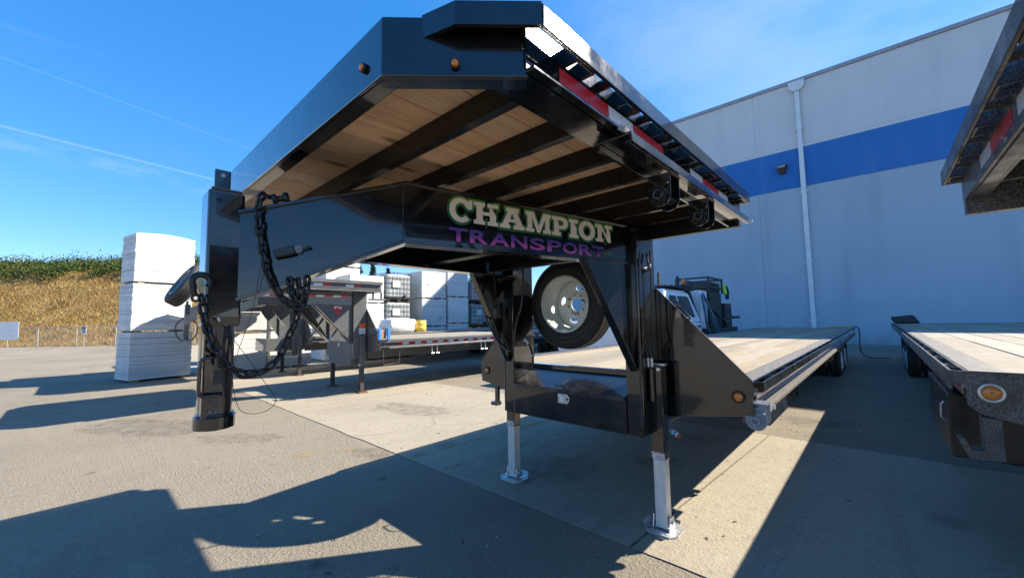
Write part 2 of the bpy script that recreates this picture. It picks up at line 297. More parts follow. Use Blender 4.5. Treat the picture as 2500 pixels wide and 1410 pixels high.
t = NT('letter_purple'); q = t.sep(); z = t.math('SUBTRACT', q[2], t.math('MULTIPLY', t.math('ADD', q[1], 1.7), 0.0165)); t.set(color=t.mix(t.ramp(z, 1.832, 1.866), (0.62, 0.13, 0.56), (0.12, 0.07, 0.42)), rough=0.4); M['letter_purple'] = t.m
t = NT('logo_red'); t.set(color=(0.42, 0.03, 0.05), rough=0.4); M['logo_red'] = t.m

# ------------------------------------------------------------------ geometry helpers
COL = scene.collection
def link(o): COL.objects.link(o); return o
def tag(o, label=None, cat=None, group=None, kind=None):
    if label: o['label'] = label
    if cat: o['category'] = cat
    if group: o['group'] = group
    if kind: o['kind'] = kind
    return o
def empty(name, loc=(0, 0, 0), rz=0.0):
    o = bpy.data.objects.new(name, None); o.location = loc; o.rotation_euler = (0, 0, rz); o.empty_display_size = 0.2; return link(o)
class MB:
    def __init__(s): s.v = []; s.f = []; s.sm = []
    def add(s, vs, fs, smooth=False):
        k = len(s.v); s.v += [tuple(x) for x in vs]; s.f += [tuple(i + k for i in f) for f in fs]; s.sm += [smooth] * len(fs); return s
    def box(s, x0, x1, y0, y1, z0, z1):
        return s.add([(x0, y0, z0), (x1, y0, z0), (x1, y1, z0), (x0, y1, z0), (x0, y0, z1), (x1, y0, z1), (x1, y1, z1), (x0, y1, z1)],
                     [(0, 3, 2, 1), (4, 5, 6, 7), (0, 1, 5, 4), (1, 2, 6, 5), (2, 3, 7, 6), (3, 0, 4, 7)])
    def hexa(s, p):  # 8 points bottom ring then top ring
        return s.add(p, [(0, 3, 2, 1), (4, 5, 6, 7), (0, 1, 5, 4), (1, 2, 6, 5), (2, 3, 7, 6), (3, 0, 4, 7)])
    def bar(s, a, b, w, h, up=(0, 0, 1)):
        a = Vector(a); b = Vector(b); d = (b - a).normalized(); up = Vector(up)
        if abs(d.dot(up)) > 0.98: up = Vector((1, 0, 0))
        x = d.cross(up).normalized() * (w / 2); y = x.cross(d).normalized() * (h / 2)
        return s.hexa([a - x - y, a + x - y, b + x - y, b - x - y, a - x + y, a + x + y, b + x + y, b - x + y])
    def prism(s, pts, ext):  # polygon (3D points) extruded by vector ext
        n = len(pts); e = Vector(ext); P = [Vector(p) for p in pts]
        return s.add(P + [p + e for p in P], [tuple(range(n))[::-1], tuple(range(n, 2 * n))] + [(i, (i + 1) % n, n + (i + 1) % n, n + i) for i in range(n)])
    def tube(s, path, r, n=8, closed=False, rr=None):
        P = [Vector(p) for p in path]; m = len(P); base = len(s.v); rings = []
        up = Vector((0.13, 0.21, 0.97)).normalized(); prev = None
        for i in range(m):
            if closed: d = (P[(i + 1) % m] - P[i - 1])
            else: d = P[min(i + 1, m - 1)] - P[max(i - 1, 0)]
            d.normalize()
            if prev is None:
                x = d.cross(up)
                if x.length < 0.05: x = d.cross(Vector((1, 0, 0)))
            else: x = prev - d * prev.dot(d)
            x.normalize(); prev = x; y = d.cross(x)
            q = rr[i] if rr else r
            rings.append([P[i] + (x * math.cos(2 * math.pi * k / n) + y * math.sin(2 * math.pi * k / n)) * q for k in range(n)])
        vs = [p for rg in rings for p in rg]; fs = []
        for i in range(m if closed else m - 1):
            j = (i + 1) % m
            for k in range(n): fs.append((i * n + k, i * n + (k + 1) % n, j * n + (k + 1) % n, j * n + k))
        s.add(vs, fs, True)
        if not closed:
            s.add(rings[0], [tuple(range(n))[::-1]]); s.add(rings[-1], [tuple(range(n))])
        return s
    def cyl(s, a, b, r, n=16, r2=None):
        return s.tube([a, b], r, n, rr=[r, r if r2 is None else r2])
    def lathe(s, prof, o, axis, n=32, closed=True):  # prof list of (radius, along)
        o = Vector(o); ax = Vector(axis).normalized(); x = ax.orthogonal().normalized(); y = ax.cross(x); vs = []; m = len(prof)
        for k in range(n):
            a = 2 * math.pi * k / n; d = x * math.cos(a) + y * math.sin(a)
            vs += [o + d * r + ax * h for r, h in prof]
        fs = []
        for k in range(n):
            k2 = (k + 1) % n
            for i in range(m if closed else m - 1):
                j = (i + 1) % m; fs.append((k * m + i, k * m + j, k2 * m + j, k2 * m + i))
        return s.add(vs, fs, True)
    def mesh(s, name, mat):
        me = bpy.data.meshes.new(name); me.from_pydata(s.v, [], s.f); me.polygons.foreach_set('use_smooth', s.sm); me.materials.append(M[mat] if isinstance(mat, str) else mat)
        bm = bmesh.new(); bm.from_mesh(me); bmesh.ops.recalc_face_normals(bm, faces=bm.faces); bm.to_mesh(me); bm.free(); me.update(); return me
    def build(s, name, mat, parent=None, bevel=0.0, loc=None):
        o = bpy.data.objects.new(name, s.mesh(name, mat)); link(o)
        if parent is not None: o.parent = parent
        if loc is not None: o.location = loc
        if bevel:
            md = o.modifiers.new('bevel', 'BEVEL'); md.width = bevel; md.segments = 2; md.limit_method = 'ANGLE'; md.angle_limit = R(50)
        return o
def inst(name, me, parent=None, loc=(0, 0, 0), rot=(0, 0, 0), scl=(1, 1, 1), mtx=None):
    o = bpy.data.objects.new(name, me); link(o)
    if parent is not None: o.parent = parent
    if mtx is not None: o.matrix_local = mtx
    else: o.location = loc; o.rotation_euler = rot; o.scale = scl
    return o
def smooth_path(pts, n=8):
    P = [Vector(p) for p in pts]; out = []
    for i in range(len(P) - 1):
        p0 = P[max(i - 1, 0)]; p1 = P[i]; p2 = P[i + 1]; p3 = P[min(i + 2, len(P) - 1)]
        for k in range(n):
            t = k / n; out.append(0.5 * ((2 * p1) + (p2 - p0) * t + (2 * p0 - 5 * p1 + 4 * p2 - p3) * t * t + (3 * p1 - p0 - 3 * p2 + p3) * t ** 3))
    out.append(P[-1]); return out
def curve_mesh(name, polys, mat, mtx, offset=0.0, extrude=0.0, bez=()):
    cu = bpy.data.curves.new(name, 'CURVE'); cu.dimensions = '2D'; cu.fill_mode = 'BOTH'; cu.offset = offset; cu.extrude = extrude
    for pts in polys:
        sp = cu.splines.new('POLY'); sp.points.add(len(pts) - 1); sp.use_cyclic_u = True
        for q, p in zip(sp.points, pts): q.co = (p[0], p[1], 0, 1)
    return flat_from(name, cu, mat, mtx)
def flat_from(name, cu, mat, mtx):
    ob = bpy.data.objects.new(name, cu); link(ob); dg = bpy.context.evaluated_depsgraph_get(); dg.update()
    me = bpy.data.meshes.new_from_object(ob.evaluated_get(dg)); bpy.data.objects.remove(ob); me.transform(mtx); me.materials.clear(); me.materials.append(M[mat]); me.name = name
    return me
def text_mesh(name, txt, size, mat, mtx, offset=0.0, align='LEFT', spacing=1.0, shear=0.0):
    cu = bpy.data.curves.new(name, 'FONT'); cu.body = txt; cu.size = size; cu.offset = offset; cu.align_x = align; cu.fill_mode = 'FRONT'; cu.space_character = spacing; cu.shear = shear
    return flat_from(name, cu, mat, mtx)
def plane_mtx(o, xdir, ydir):
    x = Vector(xdir).normalized(); y = Vector(ydir).normalized(); z = x.cross(y)
    return Matrix(((x.x, y.x, z.x, o[0]), (x.y, y.y, z.y, o[1]), (x.z, y.z, z.z, o[2]), (0, 0, 0, 1)))
# ================================================================== the setting
def sstep(a, b, x):
    t = max(0.0, min(1.0, (x - a) / (b - a))); return t * t * (3 - 2 * t)
WALL_Y = 18.25; WALL_H = 11.93; WALL_L = -12.8
def ground_z(x, y): return 0.25 * sstep(12.6, 18.3, y) * sstep(-20, -12, x)
def make_ground():
    xs = [-1500, -400, -120, -60, -40, -30, -20, -16, -12, -8, -4, 0, 4, 8, 12, 20, 40, 120, 400, 1500]
    ys = [-1500, -400, -120, -40, -20, -12, -8, -4, 0, 4, 8, 11, 12.6, 13.5, 14.5, 15.5, 16.5, 17.5, 18.3, 30, 60, 200, 600, 1500]
    vs = [(x, y, ground_z(x, y)) for y in ys for x in xs]; n = len(xs); fs = [(j * n + i, j * n + i + 1, (j + 1) * n + i + 1, (j + 1) * n + i) for j in range(len(ys) - 1) for i in range(n - 1)]
    b = MB(); b.add(vs, fs); tag(b.build('ground', 'asphalt'), kind='structure')
make_ground()
# concrete strip across the yard, cast in slabs with filled joints
ap = MB(); ap.add([(-42, -0.43, 0.003), (30, -0.43, 0.003), (30, 2.78, 0.003), (-42, 2.78, 0.003)], [(0, 1, 2, 3)])
apron = tag(ap.build('concrete_apron', 'joint_tar'), kind='structure')
edges = [-41.9] + [0.70 - 6.1 * k for k in range(6, -1, -1)] + [6.8, 12.9, 19.0, 29.9]
for i in range(len(edges) - 1):
    a, b = edges[i], edges[i + 1]; s = MB()
    g = 0.011; sl = 0.09   # the joints run slightly askew
    sa = sl if i > 0 else 0; sb = sl if i < len(edges) - 2 else 0
    ny = 16; L = []; Rr = []
    for k in range(ny + 1):
        t = k / ny; y = -0.467 + 3.284 * t
        L.append((a - sa + 2 * sa * t + g + 0.006 * mnoise.noise((i * 3.1, k * 1.7, 0)), y)); Rr.append((b - sb + 2 * sb * t - g + 0.006 * mnoise.noise((i * 3.1 + 9, k * 1.7, 4)), y))
    nx = 60; front = []; back = []
    for k in range(1, nx):
        x = L[0][0] + (Rr[0][0] - L[0][0]) * k / nx; front.append((x, -0.467 + 0.022 * mnoise.noise((x * 2.3, 0, 1))))
        x = L[-1][0] + (Rr[-1][0] - L[-1][0]) * k / nx; back.append((x, 2.817 + 0.022 * mnoise.noise((x * 2.3, 5, 1))))
    loop = L[::-1] + front + Rr + back[::-1]
    s.prism([(x, y, 0.0035) for x, y in loop], (0, 0, 0.0035)); s.build('slab', 'concrete', apron)
# old paint
def sheet(name, pts, mat, z):
    b = MB(); b.add([(x, y, z) for x, y in pts], [tuple(range(len(pts)))]); return b.build(name, mat)
def stripe(name, a, b, w, mat, z, label):
    a = Vector((a[0], a[1])); b = Vector((b[0], b[1])); d = (b - a).normalized(); n = Vector((-d.y, d.x)) * w / 2
    o = sheet(name, [a - n, b - n, b + n, a + n], mat, z); tag(o, kind='structure'); return o
stripe('yellow_marking', (-2.95, -1.28), (-2.62, -0.62), 0.13, 'worn_yellow', 0.005, '')
stripe('yellow_marking', (-1.90, -0.42), (-1.62, 2.78), 0.10, 'worn_yellow', 0.0095, '')
stripe('yellow_marking', (-1.34, -0.42), (-1.10, 2.78), 0.10, 'worn_yellow', 0.0095, '')
stripe('white_marking', (1.42, 2.75), (1.30, -0.45), 0.11, 'worn_white', 0.0095, '')
stripe('white_marking', (-6.4, -0.1), (-5.6, 0.8), 0.35, 'worn_white', 0.0095, '')
stripe('white_marking', (-40, -6.2), (-24, 9.0), 0.12, 'worn_white', 0.005, '')

rs = random.Random(21)
def blot(name, x, y, r, mat, z, seed, stretch=1.0, ang=0.0):
    pts = []
    for k in range(40):
        a = 2 * math.pi * k / 40; q = r * (1 + 0.35 * mnoise.noise((math.cos(a) * 1.6 + seed, math.sin(a) * 1.6, seed)) + 0.12 * mnoise.noise((math.cos(a) * 6 + seed, math.sin(a) * 6, seed)))
        u, v = q * math.cos(a) * stretch, q * math.sin(a); pts.append((x + u * math.cos(ang) - v * math.sin(ang), y + u * math.sin(ang) + v * math.cos(ang)))
    return tag(sheet(name, pts, mat, z), kind='structure')
for k, (x, y, r, st_, an) in enumerate(((-2.35, -0.62, 0.16, 1.8, 0.2), (-0.55, 0.35, 0.30, 1.6, 0.4), (0.15, 1.1, 0.22, 1.2, 1.0), (-3.9, 0.9, 0.35, 2.2, 0.1), (-4.2, -1.4, 0.22, 2.4, 0.7), (-6.0, -2.2, 0.4, 2.6, 0.5), (1.15, 3.9, 0.3, 1.4, 0.2), (0.3, 2.2, 0.14, 1.3, 0.0))):
    blot('oil_stain', x, y, r, 'oil_stain', 0.0083 if -0.46 < y < 2.8 else 0.0055, k * 3.7, st_, an)
def crack(pts, z, seed, w=0.004):
    P = smooth_path([(x, y, 0) for x, y in pts], 10); r = random.Random(seed); L = []; Rr = []
    for i, p in enumerate(P):
        d = (P[min(i + 1, len(P) - 1)] - P[max(i - 1, 0)]).normalized(); n = Vector((-d.y, d.x, 0)); q = p + n * r.gauss(0, 0.012); ww = w * r.uniform(0.4, 1.5) * (1 - 0.7 * i / len(P)); L.append((q + n * ww)); Rr.append((q - n * ww))
    b = MB(); b.add([(v.x, v.y, z) for v in L + Rr], [(i, i + 1, len(L) + i + 1, len(L) + i) for i in range(len(L) - 1)]); tag(b.build('crack', 'crack_dark'), kind='structure')
crack([(-3.15, -0.46), (-2.9, -0.1), (-2.75, 0.5), (-2.3, 1.1), (-2.2, 1.9), (-1.8, 2.8)], 0.0081, 1)
crack([(-2.75, 0.5), (-3.3, 0.9), (-3.6, 1.6)], 0.0081, 2, 0.003)
crack([(-7.4, -0.46), (-7.1, 0.4), (-7.3, 1.3), (-6.9, 2.8)], 0.0081, 3)
crack([(0.4, 4.2), (1.2, 4.0), (1.9, 4.6), (2.6, 4.3), (3.4, 4.8)], 0.0048, 8, 0.005)
# ---------------------------------------------------------------- warehouse
wh = tag(empty('warehouse', (0, WALL_Y, 0)), 'pale warehouse wall with a broad blue band, in shade behind the flatbed trailers', 'building')
x0, x1 = WALL_L, 42.0
def wbox(name, xa, xb, ya, yb, za, zb, mat, parent=wh, bevel=0.0): b = MB(); b.box(xa, xb, ya, yb, za, zb); return b.build(name, mat, parent, bevel)
B0, B1 = 7.05, 8.80
joints = [x0, -9.6, -1.9, 5.8, 13.5, 21.2, 28.9, 36.6, x1]
for i in range(len(joints) - 1):
    a, b = joints[i] + 0.006, joints[i + 1] - 0.006
    wbox('wall_panel', a, b, 0.0, 0.2, -0.3, B0 - 0.02, 'wall_lower'); wbox('wall_panel', a, b, 0.02, 0.2, B1 + 0.16, WALL_H - 0.16, 'wall_upper')
wbox('backing_wall', x0 + 0.05, x1 - 0.05, 0.03, 28.0, -0.3, WALL_H - 0.25, 'wall_upper')
wbox('blue_band', x0, x1, -0.004, 0.19, B0, B1, 'wall_band')
wbox('reveal_strip', x0, x1, 0.004, 0.19, B1 + 0.004, B1 + 0.125, 'wall_upper')
wbox('coping', x0 - 0.04, x1, -0.05, 28.05, WALL_H - 0.155, WALL_H, 'coping', bevel=0.01)
wbox('kick_plinth', x0, x1, -0.012, 0.1, -0.3, 0.31, 'wall_lower')
ds = tag(empty('downspout', (-0.2, WALL_Y, 0)), 'white rectangular downspout with a funnel head running down the warehouse wall', 'downspout')
b = MB(); b.prism([(-0.29, -0.17, WALL_H - 0.16), (0.29, -0.17, WALL_H - 0.16), (0.29, -0.17, WALL_H - 0.42), (0.13, -0.17, WALL_H - 0.60), (-0.13, -0.17, WALL_H - 0.60), (-0.29, -0.17, WALL_H - 0.42)], (0, 0.168, 0)); b.build('funnel_head', 'pipe_white', ds, 0.012)
for k, (za, zb, w) in enumerate(((WALL_H - 0.62, 8.0, 0.085), (8.03, 4.6, 0.088), (4.63, 0.50, 0.085))):
    b = MB(); b.box(-w, w, -0.14, -0.012, min(za, zb), max(za, zb)); b.build('pipe', 'pipe_white', ds, 0.01)
for z in (9.6, 6.75, 3.7, 1.2):
    b = MB(); b.box(-0.135, 0.135, -0.148, -0.006, z, z + 0.06); b.build('strap', 'pipe_white', ds)
wlamp = tag(empty('wall_light', (-0.93, WALL_Y - 0.004, 8.0)), 'dark wedge-shaped wall light on the blue band left of the downspout', 'light')
b = MB(); b.hexa([(-0.10, -0.10, -0.24), (0.10, -0.10, -0.24), (0.10, 0, -0.24), (-0.10, 0, -0.24), (-0.21, -0.30, 0.10), (0.21, -0.30, 0.10), (0.21, 0, 0.16), (-0.21, 0, 0.16)]); b.build('housing', 'lamp_dark', wlamp, 0.02)
b = MB(); b.box(-0.15, 0.15, -0.306, -0.29, 0.0, 0.08); b.build('lens', 'lamp_lens', wlamp)
gl = MB(); gl.box(x0 - 1, 30, -0.5, -0.02, 0.2, 0.262)

# ---------------------------------------------------------------- hill, brambles, fence, signs
P0 = Vector((-45.5, -6.7, 0)); HU = Vector((0.76, 0.65, 0)); HV = Vector((-0.65, 0.76, 0))
def hill_top(a): return 8.6 - 4.6 * sstep(-2, 26, a) - 1.6 * sstep(26, 60, a) + 0.35 * mnoise.noise((a * 0.15, 0, 3))
def hill_z(a, bb):
    return hill_top(a) * sstep(1.6, 17.5, bb) ** 0.85 * (1 - 0.25 * sstep(24, 60, bb)) + 0.28 * mnoise.noise((a * 0.35, bb * 0.35, 0)) * sstep(1.5, 5, bb) - 0.02
def hp(a, bb, dz=0.0): p = P0 + HU * a + HV * bb; return (p.x, p.y, hill_z(a, bb) + dz)
A = [-70 + k * 1.0 for k in range(150)]; Bq = [0.9 + 0.65 * k for k in range(40)] + [30, 40, 60, 90]
b = MB(); na = len(A); b.add([hp(a, q) for q in Bq for a in A], [(j * na + i, j * na + i + 1, (j + 1) * na + i + 1, (j + 1) * na + i) for j in range(len(Bq) - 1) for i in range(na - 1)], True)
tag(b.build('hill', 'hill_soil'), kind='structure')
gv = []; gf = []
rg = random.Random(3)
for k in range(70000):
    a = rg.uniform(-40, 30); q = rg.uniform(1.4, 15.5)
    if rg.random() < 0.25: q = 1.2 + rg.random() * 1.5
    x, y, z = hp(a, q); h = rg.uniform(0.10, 0.30) * (1.4 if mnoise.noise((a * 0.5, q * 0.5, 7)) > 0.05 else 0.7); w = rg.uniform(0.010, 0.035); an = rg.uniform(0, 6.28); dx, dy = math.cos(an) * w, math.sin(an) * w; lx, ly = rg.gauss(0, 0.12), rg.gauss(0, 0.12)
    n = len(gv); gv += [(x - dx, y - dy, z - 0.05), (x + dx, y + dy, z - 0.05), (x + lx, y + ly, z + h)]; gf.append((n, n + 1, n + 2))
b = MB(); b.add(gv, gf); tag(b.build('dry_grass', 'dry_grass'), 'straw-coloured dry grass covering the slope on the left', 'grass', kind='stuff')
lv = []; lf = []
for k in range(2000):
    a = rg.uniform(-45, 22); q = rg.uniform(10.6, 21); low = 12.2 + 1.6 * mnoise.noise((a * 0.3, 2, 2))
    if q < low: continue
    cx, cy, cz = hp(a, q); cr = rg.uniform(0.4, 1.15) * (1.5 if rg.random() < 0.10 else 1); cz += cr * 0.35
    for j in range(70):
        u = Vector((rg.gauss(0, 1), rg.gauss(0, 1), rg.gauss(0, 0.8))).normalized() * cr * rg.uniform(0.55, 1.1)
        c = Vector((cx, cy, cz)) + u; s_ = rg.uniform(0.05, 0.13); n1 = Vector((rg.gauss(0, 1), rg.gauss(0, 1), rg.gauss(0, 1))).normalized(); t1 = n1.orthogonal().normalized(); t2 = n1.cross(t1)
        n = len(lv); lv += [c - t1 * s_, c + t2 * s_ * 0.6, c + t1 * s_, c - t2 * s_ * 0.6]; lf.append((n, n + 1, n + 2, n + 3))
b = MB(); b.add(lv, lf); tag(b.build('brambles', 'bramble'), 'dark green bramble thicket along the crest of the hill', 'brambles', kind='stuff')
# chain link fence
fe = tag(empty('chain_link_fence', tuple(P0)), 'low grey chain-link fence at the foot of the dry slope', 'fence')
def fp(a, z): return tuple(HU * a + Vector((0, 0, z)))
posts = [-9.0 + 2.95 * k for k in range(14)]
for i, a in enumerate(posts):
    h = 1.55 if i % 2 == 0 else 1.28
    b = MB(); b.cyl(fp(a, -0.1), fp(a, h + 0.3 * (i % 2)), 0.035 if i % 2 == 0 else 0.028, 8); b.build('post', 'fence_metal', fe)
for z in (0.12, 1.5):
    b = MB(); b.cyl(fp(posts[0], z), fp(posts[-1], z), 0.02, 6); b.build('rail', 'fence_metal', fe)
b = MB(); a = posts[0]
while a < posts[-1] - 1.4:
    for s_ in (0, 1):
        p = fp(a + 1.38 * s_, 0.12); q = fp(a + 1.38 * (1 - s_), 1.5); o_ = HV * 0.004
        d_ = Vector((0, 0, 0.0045)); b.add([Vector(p) - d_, Vector(p) + d_, Vector(q) + d_, Vector(q) - d_], [(0, 1, 2, 3)])
    a += 0.085
b.build('wire_mesh', 'fence_metal', fe)
def sign(name, a, za, zb, w, label, cat, post_h, off=-0.25, rows=()):
    o = tag(empty(name, tuple(P0 + HU * a + HV * off)), label, cat)
    b = MB(); b.bar((-HU * w / 2 + Vector((0, 0, (za + zb) / 2))), (HU * w / 2 + Vector((0, 0, (za + zb) / 2))), 0.012, zb - za); b.build('panel', 'sign_white', o)
    b = MB(); b.cyl(HV * 0.05 + Vector((0, 0, -0.1)), HV * 0.05 + Vector((0, 0, post_h)), 0.03, 8); b.build('post', 'fence_metal', o)
    return o
fpl = lambda a, z, off: plane_mtx(P0 * 0 + HU * a + HV * off + Vector((0, 0, z)), HU, (0, 0, 1))
sg = sign('notice_board', 0.75, 0.62, 1.92, 1.75, 'large blank white notice board on a post at the left edge by the fence', 'sign', 0.7)
for k, (z, w) in enumerate(((1.55, 0.5), (1.32, 1.05), (1.20, 0.9), (0.98, 1.0), (0.86, 0.8))):
    b = MB(); b.bar(HU * (-w / 2) + HV * -0.012 + Vector((0, 0, z)), HU * (w / 2) + HV * -0.012 + Vector((0, 0, z)), 0.004, 0.018); b.build('text_line', 'sticker', sg)
sg = sign('speed_sign', 6.55, 0.98, 1.50, 0.40, 'small white speed limit sign reading 10 fixed to the fence', 'sign', 1.5)
for txt, sz, z in (('SPEED', 0.12, 1.38), ('LIMIT', 0.12, 1.27), ('10', 0.27, 1.02)):
    me = text_mesh('sign_text', txt, sz, 'sign_ink', plane_mtx(Vector((0, 0, z)) + HV * -0.02, HU, (0, 0, 1)), 0.006, 'CENTER'); inst('lettering', me, sg)
# conifers beyond the stacks
def conifer(x, y, h, w, label, seed):
    t = tag(empty('fir_tree', (x, y, 0)), label, 'tree', 'fir trees beyond the yard'); r = random.Random(seed)
    b = MB(); b.tube([(0, 0, -0.5), (0.05, 0, h * 0.5), (0, 0.03, h * 0.97)], 0.2, 7, rr=[0.022 * h, 0.013 * h, 0.002 * h]); b.build('trunk', 'bark', t)
    vs = []; fs = []
    lev = 26
    for i in range(lev):
        f = i / (lev - 1); z = h * (0.10 + 0.88 * f); rad = w * (1 - f) ** 0.8 * r.uniform(0.75, 1.15) + 0.08
        for j in range(r.randint(6, 9)):
            an = r.uniform(0, 6.28); d = Vector((math.cos(an), math.sin(an), 0)); L = rad * r.uniform(0.65, 1.15); m = 9
            for k in range(m):
                q = (k + 0.5) / m; c = Vector((0, 0, z)) + d * (L * q) + Vector((0, 0, L * (0.12 - 0.38 * q * q + 0.12 * (q > 0.8))))
                for s_ in range(5):
                    e = Vector((r.gauss(0, 1), r.gauss(0, 1), r.gauss(-0.2, 0.6))).normalized() * (0.028 * h * (1.1 - 0.5 * q)) * r.uniform(0.7, 1.4); nn = e.orthogonal().normalized() * e.length * 0.28
                    n = len(vs); vs += [c - nn, c + nn, c + e]; fs.append((n, n + 1, n + 2))
    b = MB(); b.add(vs, fs); b.build('crown', 'needles', t)
# ================================================================== trailers
def arc_pts(cx, cz, r, a0, a1, n): return [(cx + r * math.cos(R(a0 + (a1 - a0) * k / n)), cz + r * math.sin(R(a0 + (a1 - a0) * k / n))) for k in range(n + 1)]
_cache = {}
def cached(key, fn):
    if key not in _cache: _cache[key] = fn()
    return _cache[key]
def pocket_mesh(pm):
    def f():
        b = MB(); b.box(0.0, 0.047, -0.046, -0.040, -0.064, -0.004); b.box(0.0, 0.047, 0.040, 0.046, -0.064, -0.004); b.box(0.041, 0.047, -0.040, 0.040, -0.064, -0.050)
        return b.mesh('stake_pocket', pm)
    return cached(('pocket', pm), f)
def spool_mesh(pm):
    def f(): b = MB(); b.cyl((0, 0, -0.036), (0.048, 0, -0.036), 0.017, 10); return b.mesh('spool', pm)
    return cached(('spool', pm), f)
def winch(parent, x, y, z, mat, s=0.74):
    """strap winch hung under the rail: two cheek plates, drum along Y, ratchet and bolt heads; x,y,z = drum centre"""
    w = empty('strap_winch', (x, y, z)); w.parent = parent; w.scale = (s, s, s)
    for yy in (-0.068, 0.062):
        b = MB(); pts = [(-0.062, 0.10), (-0.062, 0.0)] + arc_pts(0, -0.005, 0.062, 180, 360, 12) + [(0.062, 0.10)]
        b.prism([(p, yy, q) for p, q in pts], (0, 0.006, 0)); b.build('cheek_plate', mat, w)
    b = MB(); b.cyl((0, -0.06, 0), (0, 0.06, 0), 0.026, 16); b.build('drum', mat, w)
    b = MB(); n = 22
    pts = [((0.050 if k % 2 else 0.042) * math.cos(2 * math.pi * k / n), (0.050 if k % 2 else 0.042) * math.sin(2 * math.pi * k / n)) for k in range(n)]
    b.prism([(p, -0.078, q) for p, q in pts], (0, 0.008, 0)); b.build('ratchet', mat, w)
    b = MB(); b.lathe([(0.017, -0.082), (0.030, -0.082), (0.030, -0.094), (0.017, -0.094)], (0, 0, 0), (0, 1, 0), 20); b.build('hub_ring', mat, w)
    b = MB(); b.box(-0.066, 0.066, -0.07, 0.07, 0.10, 0.112); b.build('slider', mat, w)
    b = MB(); b.bar((0.05, -0.088, 0.05), (0.01, -0.088, 0.045), 0.012, 0.02); b.cyl((0.05, -0.10, 0.05), (0.05, -0.06, 0.05), 0.008, 8); b.build('pawl', mat, w)
    return w
def marker(parent, p, nrm, r, ring, name='marker_light'):
    p = Vector(p); n = Vector(nrm).normalized(); o = empty(name, tuple(p)); o.parent = parent
    b = MB(); w_ = 1.42 if r > 0.02 else 1.15; b.lathe([(r, 0.0), (r * w_, 0.0), (r * (w_ + 0.04), 0.006), (r * (w_ * 0.5 + 0.55), 0.010), (r, 0.007)], (0, 0, 0), n, 24); b.build('bezel', ring, o)
    b = MB(); b.lathe([(0.0005, 0.0), (r, 0.0), (r, 0.006), (r * 0.8, 0.012), (r * 0.4, 0.0145), (0.0005, 0.015)], (0, 0, 0), n, 24); b.build('lens', 'amber', o)
    return o
def tapes(root, x, y0, segs, z0, z1, side):
    y = y0
    for c, L in segs:
        if c != '-':
            b = MB(); b.box(min(x, x + side * 0.0012), max(x, x + side * 0.0012), y, y + L, z0, z1); b.build('reflective_tape', 'tape_red' if c == 'r' else 'tape_white', root)
        y += L
def side_rail(root, side, y0, y1, z, pm, pockets, front_cap=True, track=None, rear_cap=True, pm_rail=None, rail_h=0.062):
    X = lambda a: a * side
    bx = lambda b, xa, xb, *r_: b.box(min(X(xa), X(xb)), max(X(xa), X(xb)), *r_)
    b = MB(); bx(b, 1.224, 1.236, y0, y1, z - 0.145, z - 0.004); bx(b, 1.112 if pm != 'dusty_paint' else 1.175, 1.224, y0, y1, z - 0.150, z - 0.141); (bx(b, 1.236, 1.262, y0, y1, z - 0.155, z - 0.146) if pm != 'dusty_paint' else None); bx(b, 1.10, 1.224, y0, y1, z - 0.016, z - 0.006)
    b.build('side_channel', 'black_gloss' if pm == 'black_paint' else pm, root, 0.002)
    b = MB(); bx(b, 1.283, 1.295, y0 + (0.055 if front_cap else 0), y1 - 0.02, z - rail_h, z); b.build('rub_rail', pm_rail or pm, root, 0.003)
    if front_cap:
        b = MB(); b.hexa([(X(1.236), y0, z - 0.062), (X(1.248), y0, z - 0.062), (X(1.295), y0 + 0.055, z - 0.062), (X(1.283), y0 + 0.055, z - 0.062), (X(1.236), y0, z), (X(1.248), y0, z), (X(1.295), y0 + 0.055, z), (X(1.283), y0 + 0.055, z)]); b.build('rail_end', pm, root)
    if rear_cap:
        b = MB(); bx(b, 1.236, 1.295, y1 - 0.018, y1, z - 0.062, z - 0.001); b.build('rail_end', pm, root)
    me = pocket_mesh(pm); ms = spool_mesh(pm); ys = pockets
    for k, y in enumerate(ys):
        inst('stake_pocket', me, root, (X(1.236), y, z), (0, 0, 0), (side, 1, 1))
        if k + 1 < len(ys): inst('spool', ms, root, (X(1.2355), (y + ys[k + 1]) / 2, z), (0, 0, 0), (side, 1, 1))
    if track:
        ta, tb, off = track
        b = MB(); bx(b, 1.172, 1.30, ta, tb, z - off, z - off + 0.010); bx(b, 1.290, 1.302, ta, tb, z - off - 0.026, z - off - 0.0005); bx(b, 1.172, 1.184, ta, tb, z - off - 0.026, z - off - 0.0005); bx(b, 1.276, 1.29, ta, tb, z - off - 0.026, z - off - 0.018)
        b.build('winch_track', 'track_dusty' if (pm == 'black_paint' and z < 1.5) else pm, root, 0.002)
def ell2(cx, cy, r, sgn, n, ph): return [(cx + r * math.cos(sgn * 2 * math.pi * k / n + ph), cy + r * math.sin(sgn * 2 * math.pi * k / n + ph)) for k in range(n)]
